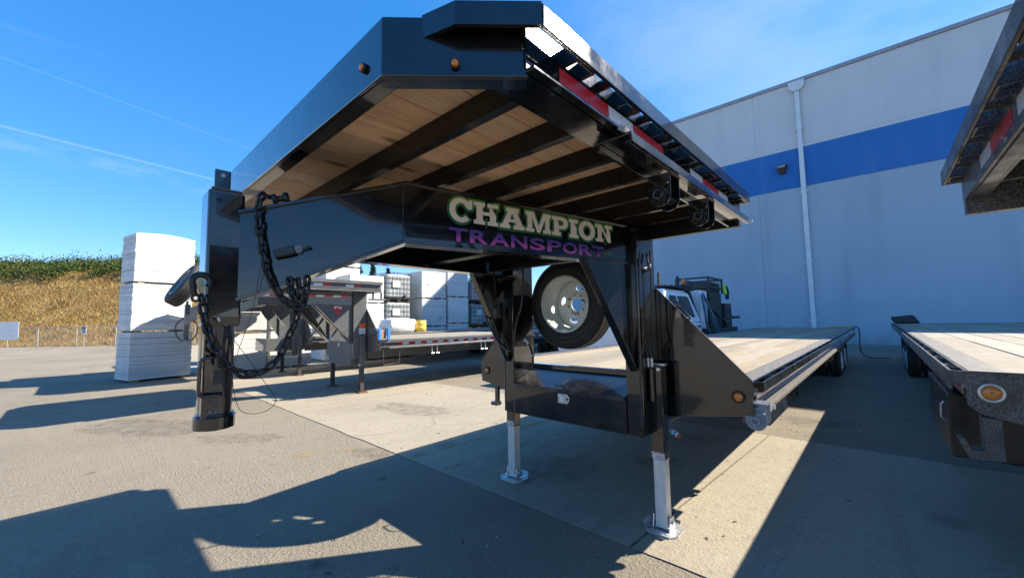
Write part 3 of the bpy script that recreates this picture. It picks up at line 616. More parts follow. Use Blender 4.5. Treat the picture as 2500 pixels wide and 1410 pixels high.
def wheel(parent, x, y, z, r, w, side, rim='rim_grey', dish=0.0, name='wheel', rub='rubber', lugs=8, axis=None):
    """axis: outward direction of the visible face; dish: how deep the hub sits"""
    ax = Vector(axis) if axis else Vector((side, 0, 0)); o = empty(name, (x, y, z)); o.parent = parent
    h = w / 2; ri = r * 0.61
    prof = [(ri, h * 0.80), (ri * 1.06, h * 0.94), (r * 0.80, h * 1.0), (r * 0.90, h * 0.97), (r * 0.955, h * 0.84), (r * 0.985, h * 0.74), (r, h * 0.60)]
    gr = []
    for c in (0.42, 0.14, -0.14, -0.42): gr += [(r, h * (c + 0.06)), (r * 0.972, h * (c + 0.05)), (r * 0.972, h * (c - 0.05)), (r, h * (c - 0.06))]
    prof = prof + gr + [(a, -b_) for a, b_ in prof[::-1]]
    b = MB(); b.lathe(prof, (0, 0, 0), ax, 48); b.build('tyre', rub, o)
    b = MB(); b.lathe([(r * 0.79, h * 1.004), (r * 0.80, h * 1.012), (r * 0.815, h * 1.004)], (0, 0, 0), ax, 48); b.lathe([(r * 0.885, h * 0.985), (r * 0.89, h * 0.998), (r * 0.90, h * 0.972)], (0, 0, 0), ax, 48); b.build('sidewall_ring', rub, o)
    d = h * 0.85 - dish; rh = r * 0.27
    prof = [(ri * 1.02, h * 0.82), (ri * 1.05, h * 0.99), (ri * 1.0, h * 1.02), (ri * 0.97, h * 0.95), (ri * 0.955, h * 0.55), (ri * 0.90, h * 0.40 if dish > 0.1 else h * 0.5), (ri * 0.885, min(d + 0.07, h * 0.36)), (ri * 0.84, d + 0.035), (ri * 0.70, d + 0.004), (rh * 1.05, d), (rh * 0.55, d), (rh * 0.54, d - 0.012), (rh * 1.1, d - 0.014), (ri * 0.72, d - 0.010), (ri * 0.93, d + 0.02), (ri * 0.98, h * 0.4)]
    if dish > 0.1: prof = [(ri * 1.02, h * 0.82), (ri * 1.05, h * 0.99), (ri * 1.0, h * 1.02), (ri * 0.97, h * 0.95), (ri * 0.955, h * 0.55), (ri * 0.90, h * 0.40), (ri * 0.885, d + 0.05), (ri * 0.875, d - 0.01), (ri * 0.90, d - 0.012), (ri * 0.91, d + 0.05), (ri * 0.98, h * 0.4)]
    b = MB(); b.lathe(prof, (0, 0, 0), ax, 48); b.build('rim', rim, o)
    u = ax.orthogonal().normalized(); v = ax.cross(u)
    b = MB()
    for k in range(lugs):
        a = 2 * math.pi * k / lugs + 0.2; c = (u * math.cos(a) + v * math.sin(a)) * rh * 0.83
        b.cyl(c + ax * (d + 0.0), c + ax * (d + 0.0055), 0.0085, 10)
        if dish > 0.1: b.build('lug_hole', 'sticker_ink', o); b = MB()
    if dish <= 0.1: tag(b.build('lug_holes', 'sticker_ink', o), kind='stuff')
    if dish > 0.1:
        # pressed disc with open bore and hand holes
        polys = [ell2(0, 0, ri * 0.882, 1, 64, 0), ell2(0, 0, rh * 0.56, -1, 32, 0)]
        for k in range(4):
            a = 2 * math.pi * k / 4 + 0.55; polys.append([(ri * 0.62 * math.cos(a) + 0.023 * math.cos(t) * math.cos(a) - 0.040 * math.sin(t) * math.sin(a), ri * 0.62 * math.sin(a) + 0.023 * math.cos(t) * math.sin(a) + 0.040 * math.sin(t) * math.cos(a)) for t in [-2 * math.pi * q / 20 for q in range(20)]])
        me = curve_mesh('wheel_disc', polys, rim, plane_mtx(ax * (d - 0.006), u, v), 0.0, 0.004); inst('wheel_disc', me, o)
        b = MB(); b.lathe([(rh * 0.56, d - 0.004), (rh * 0.66, d + 0.004), (rh * 1.05, d + 0.004), (rh * 1.15, d - 0.002)], (0, 0, 0), ax, 40, False); b.build('hub_pad', rim, o)
        b = MB(); b.cyl(ax * h * 0.96 + u * ri * 0.93, ax * h * 0.70 + u * ri * 0.93, 0.004, 8); b.build('valve', 'zinc', o)
        return o
    b = MB()
    for k in range(4):
        a = 2 * math.pi * k / 4 + 0.55; c = (u * math.cos(a) + v * math.sin(a)) * ri * 0.655; e1 = (u * math.cos(a) + v * math.sin(a)); e2 = ax.cross(e1)
        n = 14; b.prism([c + ax * (d + 0.010) + e1 * (0.021 * math.cos(2 * math.pi * q / n)) + e2 * (0.034 * math.sin(2 * math.pi * q / n)) for q in range(n)], ax * 0.004)
    b.build('hand_hole', 'hole_light' if dish > 0.1 else 'sticker_ink', o)
    b = MB(); b.cyl(ax * (d - 0.03), ax * (d - 0.02), rh * 0.55, 20); b.build('hub_bore', 'steel_dark' if dish < 0.1 else 'bore_grey', o)
    return o
def landing_leg(root, x, y, z_top, z_mid, pm, inner='galvanised', foot='zinc', sticker=True, s=1, plate=True):
    leg = empty('landing_leg', (x, y, 0)); leg.parent = root
    a = 0.046; b = MB(); b.box(-a, a, -a, a, z_mid, z_top); b.build('outer_tube', pm, leg, 0.006)
    c = 0.039; b = MB(); b.box(-c, c, -c, c, 0.03, z_mid + 0.02); b.box(-0.004, 0.004, -c - 0.0025, -c + 0.001, 0.05, z_mid - 0.001); b.build('inner_tube', inner, leg, 0.005)
    b = MB(); q = [(-0.115, -0.055), (-0.075, -0.105), (0.075, -0.105), (0.115, -0.055), (0.115, 0.055), (0.075, 0.105), (-0.075, 0.105), (-0.115, 0.055)]
    if plate:
        b.prism([(u, v, 0.0075) for u, v in q], (0, 0, 0.012))
        for sx in (-1, 1):
            b.prism([(sx * 0.052, -0.048, 0.026), (sx * 0.052, 0.048, 0.026), (sx * 0.052, 0.030, 0.105), (sx * 0.052, -0.030, 0.105)], (sx * 0.006, 0, 0))
            b.hexa([(sx * 0.110, -0.05, 0.0255), (sx * 0.114, -0.05, 0.0255), (sx * 0.114, 0.05, 0.0255), (sx * 0.110, 0.05, 0.0255), (sx * 0.128, -0.05, 0.047), (sx * 0.132, -0.05, 0.047), (sx * 0.132, 0.05, 0.047), (sx * 0.128, 0.05, 0.047)])
        for sy in (-1, 1): b.hexa([(-0.07, sy * 0.101, 0.0255), (0.07, sy * 0.101, 0.0255), (0.07, sy * 0.105, 0.0255), (-0.07, sy * 0.105, 0.0255), (-0.07, sy * 0.117, 0.042), (0.07, sy * 0.117, 0.042), (0.07, sy * 0.121, 0.042), (-0.07, sy * 0.121, 0.042)])
        b.cyl((-0.068, 0, 0.066), (0.068, 0, 0.066), 0.011, 10)
    else: b.box(-0.11, 0.11, -0.09, 0.09, 0.0075, 0.03)
    b.build('foot', foot, leg)
    if sticker:
        b = MB(); b.box(-a + 0.002, a - 0.002, -a - 0.0012, -a - 0.0002, z_mid + 0.006, z_mid + 0.052); st = b.build('warning_label', 'sticker', leg)
        b = MB(); b.box(-a + 0.014, a - 0.004, -a - 0.0018, -a - 0.0013, z_mid + 0.044, z_mid + 0.050); b.build('label_print', 'sticker_red', leg)
        b = MB()
        for k in range(4): b.box(-a + 0.026, a - 0.008, -a - 0.0018, -a - 0.0013, z_mid + 0.012 + 0.007 * k, z_mid + 0.0145 + 0.007 * k)
        b.box(-a + 0.005, -a + 0.011, -a - 0.0018, -a - 0.0013, z_mid + 0.012, z_mid + 0.022); b.box(-a + 0.005, -a + 0.011, -a - 0.0018, -a - 0.0013, z_mid + 0.028, z_mid + 0.040)
        b.build('label_print', 'sticker_ink', leg)
    return leg
def cross_box(root, name, xa, xb, ya, yb, za, zb, pm, bevel=0.002):
    b = MB(); b.box(xa, xb, ya, yb, za, zb); return b.build(name, pm, root, bevel)

def deck_planks(root, y0, y1, z0, z1, mat, seglens, seed, nplank=12, chamfer=None, gap=0.004, half=1.098):
    r = random.Random(seed); w = 2 * half / nplank
    for i in range(nplank):
        xa = -half + i * w + gap / 2; xb = xa + w - gap; ys = y0
        cuts = [y0]
        if seglens:
            y = y0 + r.choice(seglens) * r.uniform(0.6, 1.0)
            while y < y1 - 1.2: cuts.append(y); y += r.choice(seglens)
        cuts.append(y1)
        for k in range(len(cuts) - 1):
            a, c = cuts[k] + (0.003 if k else 0), cuts[k + 1] - 0.003
            ya0 = ya1 = a
            if chamfer and k == 0:
                cx, cy = chamfer
                if abs(xa) > cx: ya0 = max(a, cy + (abs(xa) - cx))
                if abs(xb) > cx: ya1 = max(a, cy + (abs(xb) - cx))
            dz = r.uniform(-0.002, 0.002)
            b = MB(); b.hexa([(xa, ya0, z0 + dz), (xb, ya1, z0 + dz), (xb, c, z0 + dz), (xa, c, z0 + dz), (xa, ya0, z1 + dz), (xb, ya1, z1 + dz), (xb, c, z1 + dz), (xa, c, z1 + dz)])
            b.build('plank', mat, root, 0.0025)

def trailer(loc, label, pm, zl=1.025, zu=2.228, length=13.7, rails=(1,), near=True, upper_plank='plank_new', deck_plank='plank_deck', seed=1, upper=(-2.4, 0.0), leg_in='galvanised', foot='zinc', legplate=True, toolbox=True, coupler=True, wheels=True, tape=True, neck=True, legs=True, rivet=0, rise=True, nplank=12, track=True):
    T = tag(empty('gooseneck_trailer', loc), label, 'trailer', 'flatbed gooseneck trailers parked in a row')
    zp = zl - 0.205; ps = 'black_satin' if pm == 'black_paint' else pm
    # ---- lower deck
    deck_planks(T, 0.07, length - 0.06, zl - 0.045, zl - 0.006, deck_plank, (3.6, 4.3, 5.2) if near else (6.0,), seed, nplank, None, 0.012)
    for s in (-1, 1):
        b = MB(); b.box(min(s * 1.1, s * 1.222), max(s * 1.1, s * 1.222), 0.03, length, zl - 0.0055, zl - 0.001); b.build('edge_strip', 'edge_steel', T)
        cross_box(T, 'main_beam', s * 0.50 - 0.06, s * 0.50 + 0.06, 0.08, length - 0.1, zl - 0.42, zl - 0.10, pm)
        ys = [0.32 + 0.61 * k for k in range(int(length / 0.61))]
        tr = (0.16, length - 0.6, 0.160) if s in rails and track else None
        side_rail(T, s, 0.0, length, zl, pm, ys if s in rails else [], True, tr, True, 'black_worn' if pm == 'black_paint' else None, 0.062 if pm != 'dusty_paint' else 0.10)
        if tape and s in rails:
            if rivet: tapes(T, s * 1.2362, 0.35, [('r', 0.152), ('w', 0.152), ('-', 0.25)] * 20 if rivet == 2 else [('r', 0.152), ('w', 0.152)] * 22, zl - 0.119, zl - 0.074, s)
            else: tapes(T, s * 1.2362, 0.06, ([('w', 0.178), ('r', 0.28)] * 3 + [('-', 0.9)]) * 6, zl - 0.119, zl - 0.074, s)
    cross_box(T, 'rear_bumper', -1.25, 1.25, length - 0.04, length + 0.03, zl - 0.22, zl - 0.002, pm)
    for k in range(9): cross_box(T, 'crossmember', -1.09, 1.09, 0.6 + k * 1.5, 0.66 + k * 1.5, zl - 0.125, zl - 0.047, pm, 0)
    # front corner plates with marker lamps
    for s in (-1, 1):
        b = MB(); b.prism(([(s * 0.60, -0.004, zl + 0.69), (s * 0.652, -0.004, zl + 0.63), (s * 1.247, -0.004, zl + 0.001), (s * 1.240, -0.004, zp + 0.0), (s * 0.60, -0.004, zl - 0.305)] if rise else [(s * 0.60, -0.004, zl - 0.002), (s * 1.247, -0.004, zl - 0.002), (s * 1.243, -0.004, zl - 0.165), (s * 1.20, -0.004, zl - 0.205), (s * 0.60, -0.004, zl - 0.345)]), (0, 0.010, 0)); b.build('corner_plate', pm, T, 0.002)
        b = MB(); b.bar((s * 0.655, -0.003, zl + (0.633 if rise else 0.002)), (s * 1.25, -0.003, zl + (0.004 if rise else 0.002)), 0.016, 0.006); b.build('plate_edge', pm if pm != 'black_paint' else 'black_worn', T)
        marker(T, (s * 1.1625, -0.0045, zl - 0.097), (0, -1, 0), 0.028 if pm != 'dusty_paint' else 0.033, 'rubber' if pm != 'dusty_paint' else 'chrome_bezel')
        if s in rails: marker(T, (s * 1.2365, 0.075, zl - 0.108), (s, 0, 0), 0.015, 'rubber', 'clearance_light')
    cross_box(T, 'front_beam', -0.598, 0.598, 0.0, 0.07, zl - 0.32, zl + 0.012, pm, 0.004)
    # ---- uprights, neck, gussets
    nb = [(0.06, -2.49), (0.34, -1.94), (0.60, -0.28)]; nz = min(0.0, zu - 2.228); nzb = [1.541 + nz, 1.80 + nz, 1.835 + nz]; nzt = [1.868 + nz, 2.052 + nz, 2.078 + nz]
    for s in (-1, 1):
        cross_box(T, 'upright', min(s * 0.53, s * 0.65), max(s * 0.53, s * 0.65), -0.285, -0.006, zl - 0.385, zu - 0.15, pm, 0.008)
        b = MB(); r_ = random.Random(5)
        b.tube([(s * 0.636 + r_.uniform(-.0015, .0015), -0.286, 0.72 + 0.012 * k) for k in range(100)], 0.004, 6, rr=[0.004 + r_.uniform(-.0012, .0022) for _ in range(100)]); b.build('weld_bead', 'weld', T)
        if neck:
            b = MB(); th = 0.010
            for i in (0, 1):
                (xa, ya), (xb, yb) = nb[i], nb[i + 1]
                d = Vector((xb - xa, yb - ya, 0)).normalized(); n = Vector((d.y, -d.x, 0)) * th
                q = [(xa, ya, nzb[i]), (xb, yb, nzb[i + 1]), (xb - n.x, yb - n.y, nzb[i + 1]), (xa - n.x, ya - n.y, nzb[i]), (xa, ya, nzt[i]), (xb, yb, nzt[i + 1]), (xb - n.x, yb - n.y, nzt[i + 1]), (xa - n.x, ya - n.y, nzt[i])]
                b.hexa([(s * p[0], p[1], p[2]) for p in q])
            b.build('neck_web', pm, T)
            for zz, up in ((nzb, -1), (nzt, 1)):
                b = MB()
                for i in (0, 1):
                    (xa, ya), (xb, yb) = nb[i], nb[i + 1]; d = Vector((xb - xa, yb - ya, 0)).normalized(); n = Vector((d.y, -d.x, 0)); e = 0.0 if i else 0.0
                    o = n * (0.012 if up < 0 else 0.012); w_ = n * 0.085
                    za, zb2 = zz[i], zz[i + 1]; t0, t1 = (0.0, 0.013) if up > 0 else (-0.013, 0.0)
                    if i == 0: yb_e = d * 0.012
                    else: yb_e = d * 0.0
                    pa, pb = Vector((xa, ya, 0)), Vector((xb, yb, 0)) + yb_e
                    q = [pa + o + Vector((0, 0, za + t0)), pb + o + Vector((0, 0, zb2 + t0)), pb - w_ + Vector((0, 0, zb2 + t0)), pa - w_ + Vector((0, 0, za + t0)), pa + o + Vector((0, 0, za + t1)), pb + o + Vector((0, 0, zb2 + t1)), pb - w_ + Vector((0, 0, zb2 + t1)), pa - w_ + Vector((0, 0, za + t1))]
                    if i == 1: q = [v + Vector((0, 0, 0.0012 * up)) for v in q]
                    b.hexa([(s * v.x, v.y, v.z) for v in q])
                b.build('neck_flange', pm, T, 0.002)
            b = MB(); r_ = random.Random(9); b.tube([(s * (0.3415), -1.9415, 1.80 + 0.010 * k) for k in range(26)], 0.003, 6, rr=[0.0025 + r_.uniform(-.001, .002) for _ in range(26)]); b.build('weld_bead', 'weld', T)
            # gusset in the plane of the neck web
            d = Vector((nb[2][0] - nb[1][0], nb[2][1] - nb[1][1], 0)).normalized()
            ga = Vector((s * 0.52, -0.78, 1.822)); gb = Vector((s * 0.597, -0.287, 1.822)); gc = Vector((s * 0.597, -0.287, 1.10))
            b = MB(); b.prism([ga, gb, gc], (-s * 0.008, 0, 0)); b.build('gusset', pm, T)
            b = MB(); b.bar(ga + Vector((0, 0.0, 0)), gc + Vector((0, 0, -0.02)), 0.055, 0.012, (0, 1, 0.6)); b.build('gusset_flange', pm, T, 0.002)
    if neck:
        cross_box(T, 'neck_crossbar', -0.40, 0.40, -1.25, -1.17, 1.842, 1.95, ps); cross_box(T, 'neck_crossbar', -0.50, 0.50, -0.60, -0.52, 1.845, 2.06, ps)
        b = MB(); b.prism([(-0.35, -1.90, 1.806), (0.35, -1.90, 1.806), (0.06, -2.44, 1.58), (-0.06, -2.44, 1.58)], (0, 0, 0.008)); b.build('neck_bottom_plate', pm, T)
    # ---- toolbox
    if toolbox:
        tz0, tz1 = zl - (0.386 if pm != 'grey_paint' else 0.53), zl - (0.14 if pm != 'grey_paint' else 0.05)
        tb = empty('toolbox', (0, -0.29, tz0)); tb.parent = T
        b = MB(); b.hexa([(-0.528, 0, 0), (0.528, 0, 0), (0.528, 0.28, 0), (-0.528, 0.28, 0), (-0.528, 0, tz1 - tz0), (0.528, 0, tz1 - tz0), (0.528, 0.28, tz1 - tz0 + 0.10), (-0.528, 0.28, tz1 - tz0 + 0.10)]); b.build('body', pm, tb, 0.004)
        h = tz1 - tz0
        b = MB(); b.hexa([(-0.526, -0.014, h - 0.004), (0.526, -0.014, h - 0.004), (0.526, 0.282, h + 0.102), (-0.526, 0.282, h + 0.102), (-0.526, -0.014, h + 0.010), (0.526, -0.014, h + 0.010), (0.526, 0.282, h + 0.115), (-0.526, 0.282, h + 0.115)]); b.box(-0.526, 0.526, -0.016, -0.004, h - 0.022, h + 0.009)
        b.build('lid', 'black_sunlit' if pm == 'black_paint' else pm, tb, 0.002)
        b = MB(); b.tube(smooth_path([(-0.062, -0.014, h + 0.006), (-0.066, -0.022, h + 0.028), (-0.05, -0.03, h + 0.040), (0.03, -0.03, h + 0.040), (0.05, -0.022, h + 0.024), (0.056, -0.014, h + 0.004)], 4), 0.0055, 8); b.build('handle', pm, tb)
        b = MB(); b.prism([(-0.045, -0.0155, h - 0.098), (0.040, -0.0155, h - 0.098), (0.062, -0.0155, h - 0.075), (0.062, -0.0155, h - 0.045), (0.040, -0.0155, h - 0.024), (-0.045, -0.0155, h - 0.024)], (0, 0.012, 0)); b.build('latch_plate', 'zinc', tb, 0.003)
        b = MB(); b.box(-0.026, 0.022, -0.0225, -0.016, h - 0.084, h - 0.038); b.build('latch_paddle', 'galvanised', tb, 0.004)
        b = MB(); b.lathe([(0.004, -0.016), (0.008, -0.016), (0.008, -0.021), (0.004, -0.021)], (0.046, 0, h - 0.060), (0, 1, 0), 12); b.build('lock', 'sticker_ink', tb)
    # ---- landing legs
    if legs:
        for s in (-1, 1): landing_leg(T, s * 0.689, -0.126, zl + 0.085, zl - 0.55, pm, leg_in, foot, True, s, legplate)
    # ---- upper deck
    yf, yr = upper; zc = zu - 0.128; ch = 0.973; cw = 1.222 if pm == 'dusty_paint' else 1.11
    deck_planks(T, yf + 0.035, yr - 0.03, zu - 0.043, zu - 0.006, upper_plank, (), seed + 5, 12, (ch - 0.02, yf + 0.035), 0.006)
    k = 0; y = yf + 0.365
    while y < yr - 0.15:
        b = MB(); b.box(-cw, cw, y, y + 0.008, zc, zu - 0.044); b.box(-cw, cw, y + 0.0081, y + 0.036, zc, zc + 0.0065); b.box(-cw, cw, y + 0.0081, y + 0.036, zu - 0.050, zu - 0.0435); b.build('crossmember', ps, T)
        y += 0.305
    cross_box(T, 'rear_header', -1.235, 1.235, yr - 0.05, yr - 0.002, zu - 0.21, zu - 0.006, ps)
    b = MB(); b.box(-ch, ch, yf, yf + 0.010, zu - 0.165, zu - 0.006); b.box(-ch, ch, yf + 0.010, yf + 0.060, zu - 0.165, zu - 0.156); b.build('front_channel', pm, T, 0.003)
    for s in (-1, 1):
        c0 = Vector((s * ch, yf, 0)); c1 = Vector((s * 1.236, yf + 0.263, 0)); b = MB()
        n = Vector((-s, 1, 0)).normalized()
        z0_, z1_ = zu - 0.1645, zu - 0.0065
        b.hexa([c0 + Vector((0, 0, z0_)), c1 + Vector((0, 0, z0_)), c1 + n * 0.01 + Vector((0, 0, z0_)), c0 + n * 0.01 + Vector((0, 0, z0_)), c0 + Vector((0, 0, z1_)), c1 + Vector((0, 0, z1_)), c1 + n * 0.01 + Vector((0, 0, z1_)), c0 + n * 0.01 + Vector((0, 0, z1_))])
        b.hexa([c0 + n * 0.0101 + Vector((0, 0, z0_)), c1 + n * 0.0101 + Vector((0, 0, z0_)), c1 + n * 0.06 + Vector((0, 0, z0_)), c0 + n * 0.06 + Vector((0, 0, z0_)), c0 + n * 0.0101 + Vector((0, 0, z0_ + 0.008)), c1 + n * 0.0101 + Vector((0, 0, z0_ + 0.008)), c1 + n * 0.06 + Vector((0, 0, z0_ + 0.008)), c0 + n * 0.06 + Vector((0, 0, z0_ + 0.008))])
        b.build('corner_channel', pm, T, 0.002)
        # rub rail turned round the corner, with the plate that closes the gap
        path = [(1.295, yf + 0.25), (1.142, yf + 0.100), (1.042, yf + 0.072)]
        for (xa, ya), (xb, yb) in zip(path[:-1], path[1:]):
            b = MB(); d = Vector((xb - xa, yb - ya, 0)).normalized(); m = Vector((d.y, -d.x, 0)) * -0.012
            if m.y < 0: m = -m
            q = [(xa, ya), (xb, yb), (xb + m.x, yb + m.y), (xa + m.x, ya + m.y)]
            b.hexa([(s * p[0], p[1], zu - 0.062) for p in q] + [(s * p[0], p[1], zu) for p in q]); b.build('corner_rail', pm, T)
        b = MB(); b.prism([(s * 1.290, yf + 0.25, zu - 0.012), (s * 1.140, yf + 0.106, zu - 0.012), (s * 1.050, yf + 0.080, zu - 0.012), (s * 1.228, yf + 0.262, zu - 0.012)], (0, 0, 0.008)); b.build('corner_cap', pm, T)
        ys = [yr - 0.10 - 0.305 * k for k in range(7)] if near else [yr - 0.2 - 0.61 * k for k in range(4)]
        side_rail(T, s, yf + 0.255, yr - 0.003, zu, pm, [q for q in ys if q > yf + 0.4] if s in rails else [], False, (yf + 0.71, yr - 0.07, 0.182) if s in rails and track else None, True, 'black_gloss' if pm == 'black_paint' else pm)
    marker(T, (0.882, yf - 0.0005, zu - 0.105), (0, -1, 0), 0.011, 'rubber', 'clearance_light'); marker(T, (-0.882, yf - 0.0005, zu - 0.105), (0, -1, 0), 0.011, 'rubber', 'clearance_light')
    marker(T, (1.1045 + 0.0007, yf + 0.131 - 0.0007, zu - 0.135), (1, -1, 0), 0.011, 'rubber', 'clearance_light')
    # ---- coupler
    if coupler:
        cp = empty('coupler', (0, -2.525, 1.06)); cp.parent = T
        def cb(name, xa, xb, ya, yb, za, zb, mt=pm, bev=0.006): b = MB(); b.box(xa, xb, ya + 2.525, yb + 2.525, za - 1.06, zb - 1.06); return b.build(name, mt, cp, bev)
        cb('outer_tube', -0.062, 0.062, -2.587, -2.470, 1.46, 1.950, pm, 0.010)
        cb('top_cap', -0.052, 0.052, -2.578, -2.478, 1.9505, 1.962)
        b = MB(); b.hexa([(-0.058, -0.058, 0.375), (0.058, -0.058, 0.375), (0.058, 0.05, 0.375), (-0.058, 0.05, 0.375), (-0.0625, -0.0625, 0.42), (0.0625, -0.0625, 0.42), (0.0625, 0.0555, 0.42), (-0.0625, 0.0555, 0.42)]); b.build('sleeve_collar', pm, cp, 0.004)
        b = MB(); b.tube([(0, -0.005, 0.04), (0, -0.005, 0.45)], 0.053, 24); b.build('inner_tube', pm if pm == 'grey_paint' else 'black_worn', cp)
        cb('inner_guide', -0.050, 0.050, -2.580, -2.535, 1.10, 1.46, pm, 0.005)
        b = MB(); q = [(0.066 * math.cos(2 * math.pi * k / 28) * (1.0 if abs(math.sin(2 * math.pi * k / 28)) > 0.5 else 1.06), 0.066 * math.sin(2 * math.pi * k / 28) - 0.005) for k in range(28)]
        b.prism([(u, v, 0.0) for u, v in q], (0, 0, 0.046)); b.prism([(u * 0.93, v * 0.93, 0.0461) for u, v in q], (0, 0, 0.008)); b.build('ball_socket', pm, cp, 0.003)
        b = MB(); b.bar((0, -0.010, 0.90), (0, -0.010, 0.985), 0.020, 0.052, (0, 1, 0)); b.build('lift_tab', pm, cp, 0.004)
        b = MB(); b.cyl((0.0102, -0.010, 0.962), (0.0112, -0.010, 0.962), 0.008, 12); b.build('tab_hole', 'litter', cp)
        b = MB(); b.tube(smooth_path([(0.056, 0.010, 0.262), (0.068, -0.01, 0.264), (0.072, -0.045, 0.264), (0.072, -0.066, 0.250), (0.072, -0.068, 0.20), (0.072, -0.067, 0.145), (0.072, -0.055, 0.130), (0.070, -0.01, 0.128), (0.056, 0.005, 0.128)], 5), 0.0065, 8); b.build('release_handle', pm, cp)
        if pm == 'black_paint':
            b = MB(); b.box(0.0535, 0.0545, -0.022, 0.012, 0.165, 0.215); b.build('label', 'steel_dark', cp)
            for (ya, za, w_, h_) in ((-0.030, 0.098, 0.018, 0.022), (-0.036, 0.06, 0.012, 0.016), (-0.018, 0.058, 0.012, 0.018)):
                b = MB(); b.box(0.0536, 0.0544, ya, ya + w_, za, za + h_); b.build('label', 'edge_steel', cp)
    # ---- axles and wheels
    if wheels:
        for ya in (length - 4.35, length - 3.15):
            cross_box(T, 'axle', -0.98, 0.98, ya - 0.06, ya + 0.06, 0.30, 0.42, pm)
            for s in (-1, 1):
                for off in (1.03, 0.76): wheel(T, s * off, ya, 0.375, 0.372, 0.215, s, rim='rim_grey', name='wheel', lugs=8)
        for s in (-1, 1): cross_box(T, 'mudflap', min(s * 0.62, s * 1.16), max(s * 0.62, s * 1.16), length - 2.62, length - 2.605, 0.18, zl - 0.2, 'rubber', 0)
    return T
# ---------------------------------------------------------------- chain maker
def link_mesh(L, W, r, mat):
    def f():
        b = MB(); h = (L - W) / 2; w = W / 2 - r; p = []
        for k in range(7): a = -math.pi / 2 + math.pi * k / 6; p.append((h + w * math.cos(a), w * math.sin(a), 0))
        for k in range(7): a = math.pi / 2 + math.pi * k / 6; p.append((-h + w * math.cos(a), w * math.sin(a), 0))
        b.tube(p, r, 6, True); return b.mesh('link', mat)
    return cached(('link', L, W, r, mat), f)
def chain(name, label, paths, L, W, r, mat, group=None, cat='chain'):
    root = tag(empty(name, tuple(paths[0][0])), label, cat, group); me = link_mesh(L, W, r, mat); pitch = L - 2.4 * r; o0 = Vector(paths[0][0]); rr = random.Random(4)
    for path in paths:
        P = smooth_path(path, 14); acc = [0.0]
        for i in range(1, len(P)): acc.append(acc[-1] + (P[i] - P[i - 1]).length)
        n = max(1, int(acc[-1] / pitch)); j = 0
        for k in range(n + 1):
            s = min(acc[-1], k * pitch)
            while j < len(P) - 2 and acc[j + 1] < s: j += 1
            t = (s - acc[j]) / max(1e-6, acc[j + 1] - acc[j]); p = P[j].lerp(P[j + 1], t); d = (P[j + 1] - P[j]).normalized()
            u = Vector((0.87, -0.49, 0)); u = (u - d * u.dot(d)).normalized(); v = d.cross(u); a = (math.pi / 4 if k % 2 else -math.pi / 4) + rr.uniform(-0.25, 0.25)
            y = u * math.cos(a) + v * math.sin(a); z = d.cross(y)
            q = p - o0
            inst('link', me, root, mtx=Matrix(((d.x, y.x, z.x, q.x), (d.y, y.y, z.y, q.y), (d.z, y.z, z.z, q.z), (0, 0, 0, 1))))
    return root

# ================================================================== black trailer in the middle
T1 = trailer((0, 0, 0), 'black gooseneck flatbed trailer with CHAMPION TRANSPORT lettering, nearest the camera', 'black_paint', 1.025, 2.228, 13.7, (1,), True, seed=11)
tapes(T1, 1.2362, -1.999, [('r', 0.28), ('w', 0.178), ('r', 0.28), ('-', 0.3284), ('w', 0.178), ('r', 0.28), ('w', 0.178)], 2.109, 2.154, 1)
for y in (-1.27, -0.79): winch(T1, 1.236, y, 1.938, 'black_paint')
winch(T1, 1.245, 0.10, 0.785, 'winch_grey', 0.95); winch(T1, 1.24, 1.42, 0.757, 'black_paint'); winch(T1, 1.24, 5.2, 0.757, 'black_paint'); winch(T1, 1.24, 7.4, 0.757, 'black_paint')
cross_box(T1, 'step_box', 1.10, 1.27, 0.31, 1.00, 0.70, 0.832, 'black_worn', 0.004)
b = MB(); b.box(1.302, 1.312, 0.145, 0.165, 0.83, 0.87); b.cyl((1.30, 0.20, 0.85), (1.325, 0.20, 0.85), 0.014, 10); b.build('track_stop', 'zinc', T1)
b = MB(); b.cyl((1.30, -0.075, 2.035), (1.30, -0.060, 2.035), 0.016, 10); b.build('track_stop', 'zinc', T1)
b = MB(); b.bar((1.262, -1.69, 2.075), (1.285, -1.69, 2.060), 0.03, 0.016); b.build('track_stop', 'zinc', T1)
sw = wheel(T1, -0.11, 0.005, 1.572, 0.385, 0.215, 1, 'rim_grey', 0.185, 'spare_wheel', 'rubber', 8, axis=(0, -1, 0))
b = MB(); b.bar((-0.175, 0.125, 1.655), (-0.175, 0.125, 2.02), 0.03, 0.02, (0, 1, 0)); b.bar((-0.045, 0.125, 1.655), (-0.045, 0.125, 2.02), 0.03, 0.02, (0, 1, 0)); b.bar((-0.175, 0.125, 2.0), (-0.175, -0.54, 2.0), 0.05, 0.02); b.bar((-0.045, 0.125, 2.0), (-0.045, -0.54, 2.0), 0.05, 0.02); b.build('spare_hanger', 'black_paint', T1)
for a in (0.4, 2.5, 4.6):
    b = MB(); c = Vector((-0.11 + 0.082 * math.cos(a), -0.01, 1.572 + 0.082 * math.sin(a))); b.cyl(c + Vector((0, 0.12, 0)), c + Vector((0, 0.075, 0)), 0.007, 8); b.build('wheel_stud', 'rust', T1)
